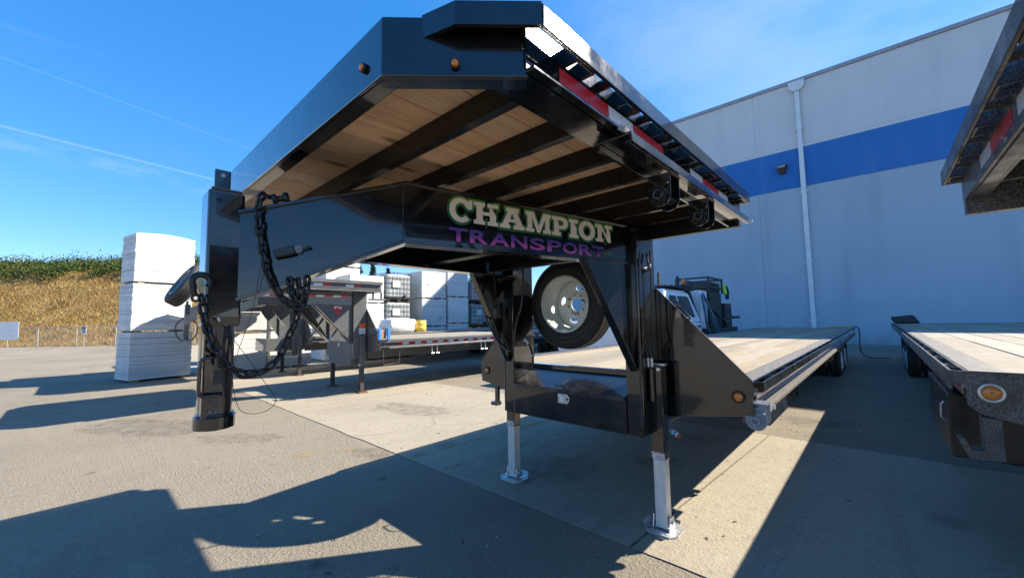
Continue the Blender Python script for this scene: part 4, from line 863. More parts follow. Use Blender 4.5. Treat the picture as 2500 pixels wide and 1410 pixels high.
# a few leaning handles and fittings on the right corner plate and legs
b = MB(); b.tube(smooth_path([(0.773, -0.008, 1.484), (0.804, -0.02, 1.513), (0.822, -0.02, 1.511), (0.885, -0.02, 1.450), (0.892, -0.02, 1.434), (0.856, -0.008, 1.396)], 5), 0.0065, 8); b.build('grab_handle', 'black_paint', T1)
for s, x0_ in ((1, 0.0), (-1, 0.0)):
    b = MB(); b.box(s * 0.689 - 0.062, s * 0.689 + 0.062, -0.150, -0.100, 1.1105, 1.124); b.cyl((s * 0.689 + 0.03, -0.185, 1.088), (s * 0.689 + 0.03, -0.17, 1.088), 0.012, 6); b.build('leg_head_plate', 'zinc', T1, 0.002)
    b = MB(); b.cyl((s * 0.672, -0.188, 0.87), (s * 0.672, -0.188, 1.09), 0.018, 14); b.build('hydraulic_cylinder', 'black_paint', T1)
    for dx in (-0.012, 0.014):
        b = MB(); b.cyl((s * 0.672 + dx, -0.200, 1.105), (s * 0.672 + dx, -0.205, 1.165), 0.0105, 6); b.build('hose_fitting', 'zinc', T1)
        b = MB(); b.tube(smooth_path([(s * 0.672 + dx, -0.205, 1.16), (s * 0.662 + dx, -0.21, 1.22), (s * 0.640 + dx, -0.22, 1.262), (s * 0.60 + dx * 0.5, -0.24, 1.275)], 5), 0.008, 8); b.build('hydraulic_hose', 'cable_black', T1)
b = MB(); b.tube(smooth_path([(0.665, -0.16, 1.90), (0.675, -0.17, 1.83), (0.690, -0.18, 1.79), (0.675, -0.20, 1.765), (0.655, -0.19, 1.785), (0.653, -0.15, 1.80)], 5), 0.0065, 8); b.build('hose_loop', 'cable_black', T1)
b = MB(); b.cyl((0.683, -0.185, 1.772), (0.668, -0.2, 1.764), 0.009, 6); b.cyl((0.692, -0.182, 1.80), (0.692, -0.182, 1.82), 0.009, 6); b.build('hose_fitting', 'zinc', T1)
b = MB(); b.cyl((0.690, -0.175, 1.15), (0.690, -0.165, 1.92), 0.005, 8); b.build('hydraulic_line', 'cable_black', T1)
b = MB(); b.prism([(0.652, -0.28, 1.86), (0.652, -0.28, 1.20), (0.652, -0.20, 1.36), (0.652, -0.20, 1.76)], (0.008, 0, 0)); b.build('side_gusset', 'black_paint', T1)
b = MB(); b.tube(smooth_path([(-0.47, -0.21, 1.27), (-0.44, -0.205, 1.255), (-0.405, -0.20, 1.20), (-0.382, -0.20, 1.12), (-0.384, -0.20, 1.00)], 5), 0.011, 8); b.build('hydraulic_hose', 'cable_black', T1)
b = MB(); b.tube([(-0.465, -0.21, 1.268), (-0.44, -0.205, 1.253), (-0.42, -0.203, 1.228)], 0.0155, 8); b.cyl((-0.386, -0.20, 1.135), (-0.380, -0.20, 1.125), 0.019, 8); b.build('hose_fitting', 'zinc', T1)
b = MB(); b.box(-1.075, -1.035, 0.02, 0.05, 0.62, 0.82); b.box(-1.115, -1.0351, 0.0, 0.07, 0.585, 0.6199); b.build('step_bracket', 'black_paint', T1)
b = MB(); b.lathe([(0.0005, 0), (0.022, 0), (0.022, 0.012), (0.012, 0.02), (0.012, 0.036), (0.024, 0.044), (0.020, 0.06), (0.0005, 0.062)], (0.112, -2.392, 1.935), (0.3, 0.9, 0.25), 14); b.build('chain_anchor', 'chain_black', T1)
# electrical cables and the junction plug hanging under the neck
for pth in ([(-0.60, -0.56, 1.86), (-0.687, -0.55, 1.80), (-0.668, -0.55, 1.70), (-0.579, -0.55, 1.50), (-0.438, -0.55, 1.27), (-0.316, -0.55, 1.194), (-0.285, -0.55, 1.26), (-0.25, -0.55, 1.43), (-0.190, -0.55, 1.58), (-0.168, -0.55, 1.86)],
            [(-0.59, -0.57, 1.86), (-0.66, -0.57, 1.78), (-0.60, -0.56, 1.50), (-0.46, -0.56, 1.28), (-0.335, -0.56, 1.20), (-0.325, -0.56, 1.21), (-0.40, -0.56, 1.34)]):
    b = MB(); b.tube(smooth_path(pth, 6), 0.0075, 8); b.build('wiring', 'cable_black', T1)
b = MB(); b.tube(smooth_path([(-0.497, -0.55, 1.86), (-0.488, -0.55, 1.70), (-0.466, -0.55, 1.57)], 5), 0.008, 8); b.build('wiring', 'cable_black', T1)
b = MB(); b.lathe([(0.0005, 0.0), (0.024, 0.0), (0.030, 0.012), (0.030, 0.08), (0.022, 0.112), (0.0005, 0.114)], (-0.462, -0.55, 1.457), (-0.05, 0, 1), 16); b.bar((-0.505, -0.56, 1.552), (-0.425, -0.56, 1.552), 0.012, 0.012); b.build('plug', 'plastic_black', T1)
# lettering on the right neck web
dN = Vector((0.26, 1.66, 0)).normalized(); nN = Vector((dN.y, -dN.x, 0)); oN = Vector((0.34, -1.94, 0))
def web(s, z, off): p = oN + dN * s + nN * off; return Vector((p.x, p.y, z))
def ell(cx, cy, rx, ry, a0, a1, n): return [(cx + rx * math.cos(R(a0 + (a1 - a0) * k / n)), cy + ry * math.sin(R(a0 + (a1 - a0) * k / n))) for k in range(n + 1)]
GL = {
 'C': [ell(.5, .5, .50, .54, -42, -308, 30) + [(.83, .96), (.86, 1.0), (1.0, 1.0), (1.0, .60), (.80, .55)] + ell(.5, .5, .235, .30, 32, 322, 24)],
 'H': [[(0,0),(.46,0),(.46,.2),(.37,.2),(.37,.42),(.63,.42),(.63,.2),(.54,.2),(.54,0),(1,0),(1,.2),(.9,.2),(.9,.8),(1,.8),(1,1),(.54,1),(.54,.8),(.63,.8),(.63,.6),(.37,.6),(.37,.8),(.46,.8),(.46,1),(0,1),(0,.8),(.1,.8),(.1,.2),(0,.2)]],
 'A': [[(0,0),(.41,0),(.41,.2),(.34,.2),(.37,.31),(.60,.31),(.63,.2),(.53,.2),(.53,0),(1,0),(1,.2),(.92,.2),(.70,.80),(.77,.80),(.77,1),(.24,1),(.24,.80),(.31,.80),(.09,.2),(0,.2)], [(.42,.47),(.49,.72),(.56,.47)]],
 'M': [[(0,0),(.34,0),(.34,.2),(.25,.2),(.25,.68),(.43,0),(.56,0),(.75,.68),(.75,.2),(.66,.2),(.66,0),(1,0),(1,.2),(.94,.2),(.94,.8),(1,.8),(1,1),(.69,1),(.50,.36),(.31,1),(0,1),(0,.8),(.06,.8),(.06,.2),(0,.2)]],
 'P': [[(0,0),(.54,0),(.54,.2),(.43,.2),(.43,.36),(.62,.36)] + ell(.66, .68, .34, .32, -90, 90, 14) + [(0,1),(0,.8),(.11,.8),(.11,.2),(0,.2)], [(.43,.56),(.43,.80),(.58,.80)] + ell(.58, .68, .11, .12, 90, -90, 8) + [(.58,.56)]],
 'I': [[(0,0),(1,0),(1,.2),(.82,.2),(.82,.8),(1,.8),(1,1),(0,1),(0,.8),(.18,.8),(.18,.2),(0,.2)]],
 'O': [ell(.5, .5, .50, .54, 0, 350, 35), ell(.5, .5, .215, .29, 350, 0, 30)],
 'N': [[(0,0),(.47,0),(.47,.2),(.38,.2),(.38,.66),(.72,0),(.91,0),(.91,.8),(1,.8),(1,1),(.56,1),(.56,.8),(.65,.8),(.65,.44),(.37,1),(0,1),(0,.8),(.12,.8),(.12,.2),(0,.2)]]}
spans = [('C', .228, .362), ('H', .367, .523), ('A', .530, .703), ('M', .710, .905), ('P', .912, 1.050), ('I', 1.055, 1.140), ('O', 1.142, 1.299), ('N', 1.302, 1.474)]
for i, (c, a, e) in enumerate(spans):
    z0 = 1.922 + 0.0165 * (a - 0.228); sk = 0.0165
    polys = [[(u * (e - a), v * 0.1165 + sk * u * (e - a)) for u, v in pl] for pl in GL[c]]
    me = curve_mesh('letter', polys, 'letter_cream', plane_mtx(web(a, z0, 0.0030), dN, (0, 0, 1)), -0.0012); inst('letter', me, T1)
    for k, (off, dz, dep, mt) in enumerate(((0.0110, -0.001, 0.0022, 'letter_green'),)):
        me = curve_mesh('letter_outline', polys, mt, plane_mtx(web(a, z0 + dz, 0.0012 + 0.0006 * (i % 2)), dN, (0, 0, 1)), off); inst('letter_outline', me, T1)
def text_fit(name, txt, mat, s0, s1, z0, h, bold, off, parent, slope=0.0165, org=web, xd=dN):
    me = text_mesh(name, txt, 1.0, mat, Matrix.Identity(4), bold)
    xs = [v.co.x for v in me.vertices]; ys = [v.co.y for v in me.vertices]; a, e, c, d = min(xs), max(xs), min(ys), max(ys)
    for v in me.vertices:
        u = (v.co.x - a) / (e - a) * (s1 - s0); w = (v.co.y - c) / (d - c) * h; v.co = (u, w + slope * u, 0)
    me.transform(plane_mtx(org(s0, z0, off), xd, (0, 0, 1))); return inst(name, me, parent)
for i, (c, a, e) in enumerate((('T', .227, .332), ('R', .344, .455), ('A', .465, .593), ('N', .604, .718), ('S', .738, .853), ('P', .870, .987), ('O', .997, 1.124), ('R', 1.138, 1.262), ('T', 1.266, 1.380))):
    text_fit('letter', c, 'letter_purple', a, e - (0.0 if c != 'T' else 0.0), 1.8225 + 0.0165 * (a - .236), 0.0665, 0.028, 0.0030, T1)
text_fit('letter', 'INC', 'letter_teal', 1.388, 1.474, 1.846, 0.034, 0.0, 0.0030, T1)
# breakaway switch with its clear bag
bs = tag(empty('breakaway_switch', (0.133, -2.391, 1.71)), 'small black breakaway switch box in a clear bag on the neck, beside the hanging chain', 'switch'); q0 = Vector((0.133, -2.391, 1.71))
b = MB(); b.bar((0.004, 0.004, 0.002), (0.040, 0.068, 0.024), 0.026, 0.034); b.build('body', 'plastic_black', bs, 0.003)
b = MB(); b.tube([(0.040, 0.070, 0.024), (0.049, 0.085, 0.029), (0.052, 0.093, 0.031)], 0.012, 10, rr=[0.015, 0.016, 0.004]); b.build('clear_bag', 'clear_bag', bs)
b = MB(); b.tube(smooth_path([(0.040, 0.068, 0.024), (0.050, 0.092, 0.028), (0.059, 0.117, 0.037)], 4), 0.0035, 6); b.cyl((0.056, 0.112, 0.035), (0.06, 0.12, 0.039), 0.006, 8); b.build('lead', 'cable_black', bs)
chain('safety_chain', 'heavy black chain draped down the neck beside the coupler and bunched underneath it', [
    [(0.105, -2.405, 1.945), (0.124, -2.432, 1.935), (0.122, -2.442, 1.885), (0.124, -2.436, 1.805), (0.130, -2.424, 1.726), (0.137, -2.410, 1.647), (0.144, -2.396, 1.608), (0.152, -2.380, 1.576), (0.163, -2.357, 1.536), (0.178, -2.327, 1.512), (0.192, -2.300, 1.512), (0.200, -2.290, 1.56), (0.200, -2.284, 1.615)],
    [(0.172, -2.338, 1.603), (0.176, -2.330, 1.56), (0.184, -2.318, 1.520), (0.172, -2.310, 1.500), (0.190, -2.296, 1.506)],
    [(0.186, -2.312, 1.600), (0.190, -2.302, 1.545), (0.180, -2.318, 1.508)]], 0.051, 0.036, 0.0067, 'chain_black')
chain('safety_chain', 'heavy black chain looping from under the neck round the coupler up to its hook', [
    [(0.172, -2.308, 1.495), (0.15, -2.306, 1.455), (0.125, -2.326, 1.38), (0.11, -2.355, 1.305), (0.1, -2.398, 1.263), (0.1, -2.451, 1.250), (0.098, -2.487, 1.27), (0.096, -2.53, 1.304), (0.094, -2.560, 1.372), (0.090, -2.580, 1.431), (0.088, -2.592, 1.489), (0.086, -2.600, 1.545)]], 0.051, 0.036, 0.0067, 'chain_black')
hk = tag(empty('chain_hook', (0.084, -2.604, 1.585)), 'black grab hook at the upper end of the chain on the coupler', 'hook')
pts = [(0.004, 0.026 * math.cos(R(a)) + 0.002, 0.026 * math.sin(R(a)) + 0.010) for a in range(-50, 215, 12)]
b = MB(); b.tube(pts + [(0.004, -0.021, -0.024), (0.004, -0.012, -0.042)], 0.010, 10, rr=[0.011] * len(pts) + [0.012, 0.010]); b.build('hook_body', 'chain_black', hk)
b = MB(); b.tube([(0.004, -0.012 + 0.010 * math.cos(R(a)), -0.048 + 0.011 * math.sin(R(a))) for a in range(0, 360, 30)], 0.0045, 6, True); b.build('eye', 'chain_black', hk)
wr = MB(); wr.tube(smooth_path([(0.088, -2.586, 1.548), (0.1, -2.547, 1.46), (0.11, -2.46, 1.321), (0.11, -2.389, 1.205), (0.11, -2.356, 1.146), (0.11, -2.386, 1.112), (0.11, -2.441, 1.109), (0.105, -2.481, 1.143), (0.10, -2.498, 1.279), (0.11, -2.45, 1.48), (0.125, -2.428, 1.66)], 8), 0.0011, 5)
cbl = wr.build('breakaway_cable', 'cable_black'); tag(cbl, 'thin breakaway wire looping below the chains beside the coupler', 'cable')
b = MB(); b.cyl((0.098, -2.5505, 1.468), (0.099, -2.544, 1.454), 0.005, 8); b.build('crimp', 'zinc', cbl)

# ================================================================== trailer on the right
T2 = trailer((3.398, 0.13, 0), 'dusty black flatbed trailer parked at the right edge of the picture', 'dusty_paint', 1.148, 2.07, 14.4, (-1,), True, upper_plank='plank_weathered', deck_plank='plank_weathered', seed=23, upper=(-2.86, -0.42), rise=False, nplank=9, track=False)
tapes(T2, -1.2362, -2.36, [('r', 0.28), ('w', 0.178), ('-', 0.06)] * 3, 1.951, 1.996, -1)
b = MB(); b.prism([(-1.198, 0.02, 0.925), (-1.135, 0.02, 0.925), (-1.135, 0.02, 0.72), (-1.252, 0.02, 0.715), (-1.285, 0.02, 0.812), (-1.262, 0.02, 0.812), (-1.242, 0.02, 0.758), (-1.198, 0.02, 0.765)], (0, 0.10, 0)); b.build('winch_bracket', 'dusty_paint', T2, 0.004)
cross_box(T2, 'side_toolbox', -1.275, -0.72, 0.50, 1.75, 0.60, 0.965, 'black_satin', 0.01)
b = MB(); b.tube([(-1.278, 0.62, 0.90), (-1.292, 0.63, 0.88), (-1.292, 0.66, 0.80), (-1.278, 0.67, 0.78)], 0.007, 8); b.build('toolbox_handle', 'zinc', T2)
rubm = tag(empty('rubber_boot', (2.45, 14.2, 1.148)), 'black rubber bump block lying at the far corner of the right trailer deck', 'block')
b = MB(); b.hexa([(-0.26, -0.2, 0), (0.30, -0.2, 0), (0.30, 0.2, 0), (-0.26, 0.2, 0), (-0.36, -0.16, 0.20), (0.16, -0.16, 0.26), (0.16, 0.16, 0.26), (-0.36, 0.16, 0.20)]); b.build('body', 'rubber', rubm, 0.05)

# ================================================================== grey trailers on the left
T3 = trailer((-6.8, 1.25, 0), 'grey flatbed trailer next left of the black one, taped red and white along its neck', 'grey_paint', 1.09, 2.25, 12.6, (1,), False, upper_plank='plank_weathered', deck_plank='plank_weathered', seed=31, leg_in='steel_dark', foot='rust', legplate=False, rivet=1)
tapes(T3, 1.2362, -1.9, [('w', 0.152), ('r', 0.152), ('-', 0.28)] * 3, 2.125, 2.170, 1)
def webg(s, z, off): p = oN + dN * s + nN * off; return Vector((p.x, p.y, z))
for k in range(10):
    a = 0.02 + 0.158 * k
    if k in (4,): continue
    b = MB(); p = webg(a, 1.985, 0.0015); q = webg(a + 0.15, 1.985, 0.0015); b.bar(p, q, 0.0016, 0.048); b.build('reflective_tape', 'tape_red' if k % 2 else 'tape_white', T3)
text_fit('letter', 'PJ', 'letter_cream', 0.66, 0.80, 1.87, 0.11, 0.03, 0.003, T3, 0.0, webg)
for s in (-1, 1):
    b = MB(); b.bar((s * 0.47, -1.05, 1.80), (s * 0.52, -0.30, 1.02), 0.014, 0.10, (s, 0, 0)); b.build('neck_brace', 'grey_paint', T3)
    b = MB(); b.bar((s * 0.50, -0.72, 1.10), (s * 0.55, -0.30, 1.70), 0.012, 0.08, (s, 0, 0)); b.build('neck_brace', 'grey_paint', T3)
    b = MB(); b.prism([(s * 0.603, -1.04, 1.80), (s * 0.603, -0.289, 1.80), (s * 0.603, -0.289, 1.02)], (s * 0.008, 0, 0)); b.build('gusset_panel', 'grey_paint', T3)
    b = MB(); b.bar((s * 0.615, -1.04, 1.80), (s * 0.615, -0.289, 1.02), 0.05, 0.014, (0, 1, 0.7)); b.build('gusset_flange', 'grey_paint', T3)
cross_box(T3, 'upright_panel', 0.655, 0.665, -0.30, -0.02, 0.78, 2.09, 'grey_paint')
lg = MB(); lg.prism([(0.613, -0.74, 1.785), (0.613, -0.48, 1.785), (0.613, -0.61, 1.585)], (0.003, 0, 0)); lg.build('logo_plate', 'logo_red', T3)
def weblogo(s, z, off): return Vector((0.6175 + off, -0.735 + s, z))
text_fit('letter', 'PJ', 'letter_cream', 0.06, 0.20, 1.722, 0.05, 0.02, 0.0, T3, 0.0, weblogo, Vector((0, 1, 0)))
b = MB(); b.box(0.6675, 0.669, -0.18, -0.04, 1.33, 1.42); b.build('warning_label', 'orange_cap', T3); b = MB(); b.box(0.6675, 0.669, -0.18, -0.04, 1.20, 1.325); b.build('warning_label', 'sticker', T3)
for y in (-0.16, 0.02): 
    b = MB(); b.cyl((1.20, y, 1.90), (1.20, y, 2.06), 0.02, 8); b.cyl((1.20, y - 0.09, 1.90), (1.20, y + 0.09, 1.90), 0.018, 8); b.build('strap_ratchet', 'grey_paint', T3)
for y in (1.25, 2.75, 3.3):
    for d in (0, 0.14):
        b = MB(); b.cyl((1.24, y + d, 0.72), (1.24, y + d, 0.92), 0.010, 6); b.cyl((1.24, y + d - 0.02, 0.735), (1.24, y + d + 0.06, 0.735), 0.016, 8); b.build('strap_ratchet', 'zinc', T3)
b = MB(); b.tube([(1.24, 0.05, 0.90), (1.24, 0.06, 0.58), (1.24, 0.42, 0.60), (1.24, 0.43, 0.92)], 0.012, 6); b.build('step', 'steel_dark', T3)
spt = wheel(T3, 0.0, -2.93, 2.12, 0.385, 0.22, 1, 'grey_paint', 0.05, 'spare_wheel', 'rubber_dusty', 8, axis=(0.06, -0.86, 0.51))
b = MB(); b.bar((0, -2.56, 1.93), (0, -2.85, 2.10), 0.06, 0.03); b.build('spare_bracket', 'grey_paint', T3)
clamp = tag(empty('blue_clamp', (-5.46, 1.27, 1.09)), 'bright blue plastic edge protector clipped on the grey trailer deck corner', 'clamp')
for y in (-0.10, 0.10):
    b = MB(); b.box(-0.04, 0.0, y - 0.026, y + 0.026, 0.0, 0.235); b.box(-0.20, -0.041, y - 0.026, y + 0.026, 0.215, 0.235); b.build('jaw', 'blue_plastic', clamp, 0.006)
b = MB(); b.box(-0.17, -0.05, -0.07, 0.07, 0.02, 0.20); b.build('load_block', 'pallet_wood', clamp)
T4 = trailer((-10.8, 1.45, 0), 'grey gooseneck flatbed trailer farthest left, its coupler beside the tall foam stack', 'grey_paint', 1.09, 2.25, 12.2, (1,), False, upper_plank='plank_weathered', deck_plank='plank_weathered', seed=41, leg_in='steel_dark', foot='rust', legplate=False, rivet=2)
for s in (-1, 1):
    chain('hanging_chain', 'small rusty chain hanging %s the coupler of the farthest grey trailer' % ('in front of' if s < 0 else 'behind'), [[(-10.8 + 0.05 * s, -1.075 + s * 0.08, 1.60), (-10.8 + 0.05 * s, -1.075 + s * 0.20, 1.45), (-10.8 + 0.05 * s, -1.075 + s * 0.18, 1.20), (-10.8, -1.075 + s * 0.07, 1.05)]], 0.06, 0.042, 0.008, 'chain_rust', 'chains on the far grey coupler')
b = MB(); b.box(-0.50, 0.50, -0.90, -0.30, 0.70, 1.05); b.build('toolbox', 'grey_paint', T4, 0.01)

# ================================================================== foam board stacks, totes, truck
def bundle(x, y, z, w, d, h, n, rz, label, bulge=0.0, group='bundles of white foam board'):
    """w along local y, d along local x, sheets stacked with slight scatter"""
    root = tag(empty('foam_bundle', (x, y, z), rz), label, 'foam board', group); r = random.Random(hash((round(x, 2), round(y, 2), round(z, 2))) % 9999)
    t = h / n
    for k in range(n):
        dx, dy = r.gauss(0, 0.004), r.gauss(0, 0.005); za = k * t + 0.001; zb = (k + 1) * t - (r.uniform(0.0012, 0.003) if r.random() < 0.72 else r.uniform(0.004, 0.009))
        b = MB(); nx = 6; sag = lambda u: bulge * (k / n) ** 2 * math.cos(u * math.pi * 0.5) + r.uniform(-0.0015, 0.0015)
        top = [(-w / 2 + w * i / nx + dy) for i in range(nx + 1)]; vs = []; 
        for i, yy in enumerate(top):
            e = sag(abs(2 * i / nx - 1)); vs += [(-d / 2 + dx, yy, za + e), (d / 2 + dx, yy, za + e), (d / 2 + dx, yy, zb + e), (-d / 2 + dx, yy, zb + e)]
        fs = [(4 * i, 4 * i + 1, 4 * i + 5, 4 * i + 4) for i in range(nx)] + [(4 * i + 1, 4 * i + 2, 4 * i + 6, 4 * i + 5) for i in range(nx)] + [(4 * i + 2, 4 * i + 3, 4 * i + 7, 4 * i + 6) for i in range(nx)] + [(4 * i + 3, 4 * i, 4 * i + 4, 4 * i + 7) for i in range(nx)] + [(0, 3, 2, 1), (4 * nx, 4 * nx + 1, 4 * nx + 2, 4 * nx + 3)]
        b.add(vs, fs); b.build('sheet', 'foam', root)
    return root
def bundle_solid(x, y, z, w, d, h, n, rz, label, marks=()):
    root = tag(empty('foam_bundle', (x, y, z), rz), label, 'foam board', 'bundles of white foam board'); r = random.Random(int(abs(x * 91 + y * 37 + z * 11))); b = MB(); t = h / n
    for k in range(n):
        dx, dy = r.gauss(0, 0.004), r.gauss(0, 0.004); b.box(-d / 2 + dx, d / 2 + dx, -w / 2 + dy, w / 2 + dy, k * t, (k + 1) * t - (r.uniform(0.0006, 0.002) if r.random() < 0.7 else r.uniform(0.003, 0.006)))
    tag(b.build('sheets', 'foam', root), kind='stuff')
    for s in (-0.38, 0.0, 0.38):
        q = MB(); q.box(-d / 2 + 0.05, d / 2 - 0.05, s * w - 0.05, s * w + 0.05, -0.055, -0.001); q.build('batten', 'foam', root)
    for (yy, zz) in marks:
        me = text_mesh('mark', '2x', 0.13, 'sign_ink', plane_mtx(Vector((d / 2 + 0.022, yy, zz)), (0, 1, 0), (0, 0, 1)), 0.0, 'LEFT', 1.0, 0.3); inst('pen_mark', me, root)
    return root
rz0 = math.atan2(0.30, 1.32)
cxs, cys = -12.93, -1.43
bundle(cxs, cys, 0.06, 1.33, 0.92, 1.22, 25, rz0, 'bottom bundle of the tall foam board stack at the left, half in shadow')
bundle(cxs + 0.02, cys - 0.02, 1.33, 1.30, 0.90, 1.24, 25, rz0, 'middle bundle of the tall foam board stack at the left')
bundle(cxs, cys - 0.01, 2.62, 1.30, 0.90, 1.27, 25, rz0, 'top bundle of the tall foam board stack at the left, bulging upward', 0.065)
for k, (zz) in enumerate((0.0, 1.27, 2.565)):
    bt = tag(empty('timber_bearer', (cxs, cys, zz + 0.004), rz0), '%s of the tall foam stack at the left' % ('timber bearers on the asphalt', 'timber bearers over the bottom bundle', 'timber bearers over the middle bundle')[k], 'timber')
    for s in (-0.5, 0.5):
        b = MB(); b.box(-0.52 - 0.25 * (k == 0), 0.42, s - 0.06, s + 0.06, 0, 0.05); b.build('bearer', 'pallet_wood', bt)
FX = -13.25
stacks = [('between the two grey trailer couplers', FX + 0.30, 0.55, 1.2, 0.95, 3), ('behind the neck of the grey trailer', FX + 0.15, 1.95, 1.25, 0.95, 3),
          ('tallest, behind the grey trailer deck', FX - 1.1, 4.15, 1.35, 1.3, 4), ('left of the wire caged totes', FX + 0.05, 4.62, 1.38, 1.1, 3),
          ('right of the wire caged totes, with pen marks', FX + 0.05, 7.72, 1.28, 1.2, 3), ('next right of the pen-marked stack', FX + 0.05, 9.10, 1.2, 1.2, 3), ('at the right end of the row', FX + 0.05, 12.2, 1.3, 1.2, 3)]
names = ['bottom', 'second', 'third', 'topmost']
for i, (desc, x, y, w, d, n) in enumerate(stacks):
    for k in range(n):
        mk = ((-0.42, 0.52),) if (i == 4 and k == 2) else ((0.25, 0.28),) if (i == 4 and k == 1) else ()
        bundle_solid(x + 0.02 * (k % 2), y, 0.06 + k * (1.215 if i != 3 else 1.09) + (0.11 if i == 5 else 0), w, d, (1.15 if i != 3 else 1.03) if not (i == 0) else 1.10, 20, 0.0, '%s foam bundle of the stack %s' % (names[k], desc), mk)
def tote(x, y, z, label, mat='tote_plastic', rz=0.0):
    t = tag(empty('wire_caged_tote', (x, y, z), rz), label, 'tote', 'wire caged liquid totes')
    b = MB(); b.box(-0.46, 0.46, -0.56, 0.56, 0.15, 1.10); b.build('tank', mat, t, 0.07)
    b = MB(); b.cyl((0, 0, 1.09), (0, 0, 1.13), 0.11, 16); b.build('cap', 'plastic_black', t)
    b = MB(); X, Y = 0.49, 0.59; r = 0.009
    for k in range(8):
        yy = -Y + 2 * Y * k / 7
        for s in (-1, 1): b.cyl((s * X, yy, 0.12), (s * X, yy, 1.14), r, 5)
    for k in range(7):
        xx = -X + 2 * X * k / 6
        for s in (-1, 1): b.cyl((xx, s * Y, 0.12), (xx, s * Y, 1.14), r, 5)
    for z_ in (0.14, 0.34, 0.54, 0.74, 0.94, 1.14):
        b.tube([(-X, -Y, z_), (X, -Y, z_), (X, Y, z_), (-X, Y, z_)], r * 1.1, 5, True)
    b.build('cage', 'steel_dark', t)
    b = MB()
    for s in (-1, 0, 1): b.box(-0.48, 0.48, s * 0.5 - 0.08, s * 0.5 + 0.08, 0.0, 0.085)
    b.box(-0.5, 0.5, -0.6, 0.6, 0.086, 0.115); b.build('pallet', 'plastic_black', t)
    b = MB(); b.box(0.497, 0.503, -0.30, 0.05, 0.56, 0.84); b.build('placard', 'galvanised', t); b = MB(); b.cyl((0.46, 0.25, 0.22), (0.56, 0.25, 0.22), 0.05, 10); b.build('valve', 'plastic_black', t)
for k in range(3): tote(FX + 0.15, 5.98, 1.145 * k, '%s wire caged tote of the front column between foam stacks' % ('bottom', 'middle', 'top')[k])
for k in range(3): tote(FX - 1.15, 6.95, 1.25 * k, '%s wire caged tote of the column standing farther back between foam stacks' % ('bottom', 'middle', 'top')[k])
for k in range(3): tote(FX + 0.15, 10.55, 1.145 * k, '%s wire caged tote near the right end of the foam stacks' % ('bottom', 'middle', 'pinkish top')[k], 'tote_pink' if k == 2 else 'tote_plastic')
sk = tag(empty('white_sack', (-10.5, 4.62, 1.09)), 'bulging white bulk sack on the deck of the farthest grey trailer', 'sack')
bm = bmesh.new(); bmesh.ops.create_icosphere(bm, subdivisions=4, radius=0.5)
for v in bm.verts:
    n_ = mnoise.noise(v.co * 4) * 0.06; c = v.co; s_ = 1 / max(abs(c.x), abs(c.y), abs(c.z)) * 0.5; c2 = c * (0.55 + 0.45 * s_); v.co = Vector((c2.x * 0.95 + n_, c2.y * 1.15 + n_, c2.z * 0.50 + 0.235 + n_ * 0.6)); v.co.z = max(v.co.z, 0.0)
me = bpy.data.meshes.new('sack'); bm.to_mesh(me); bm.free(); me.materials.append(M['tarp_white']); me.polygons.foreach_set('use_smooth', [True] * len(me.polygons)); inst('fabric', me, sk)
br = tag(empty('yellow_drum', (-10.35, 5.45, 1.09)), 'faded yellow drum beside the white sack on the grey trailer deck', 'drum')
b = MB(); b.lathe([(0.0005, 0), (0.22, 0), (0.22, 0.12), (0.23, 0.135), (0.22, 0.15), (0.22, 0.26), (0.23, 0.275), (0.22, 0.29), (0.22, 0.38), (0.21, 0.40), (0.0005, 0.40)], (0, 0, 0), (0, 0, 1), 24); b.build('barrel', 'barrel_yellow', br)
for px, py, h, w, lab, sd_ in ((-57.6, 26.4, 11.2, 2.3, 'left fir of the pair above the foam stacks', 1), (-56.0, 27.9, 11.0, 2.5, 'right fir of the pair above the foam stacks', 2), (-54.2, 29.5, 9.9, 1.8, 'small fir between the pair and the caged totes', 3), (-44.5, 38.5, 9.6, 2.6, 'fir seen just left of the black cables', 4), (-75.5, 6.6, 11.2, 3.4, 'fir showing between the foam stack and the coupler', 5)):
    conifer(px, py, h, w, 'dark green ' + lab, sd_)
# ---------------------------------------------------------------- white service truck (nose toward the camera side, along -Y)
tk = tag(empty('service_truck', (-2.80, 0.22, 0)), 'white crew cab service truck with dark flatbed body parked beyond the black trailer', 'truck')
tk.scale = (1.0, 1.0, 1.075)
def prof(pts, xa, xb, name, mat, bevel=0.0, parent=None):
    b = MB(); b.prism([(xa, y, z) for y, z in pts], (xb - xa, 0, 0)); return b.build(name, mat, parent or tk, bevel)
prof([(4.55, 0.62), (8.82, 0.62), (8.86, 1.20), (4.42, 1.20)], -0.95, 0.95, 'lower_body', 'truck_white', 0.05)
prof([(4.42, 1.205), (6.35, 1.205), (6.20, 1.33), (4.55, 1.27)], -0.90, 0.90, 'bonnet', 'truck_white', 0.06)
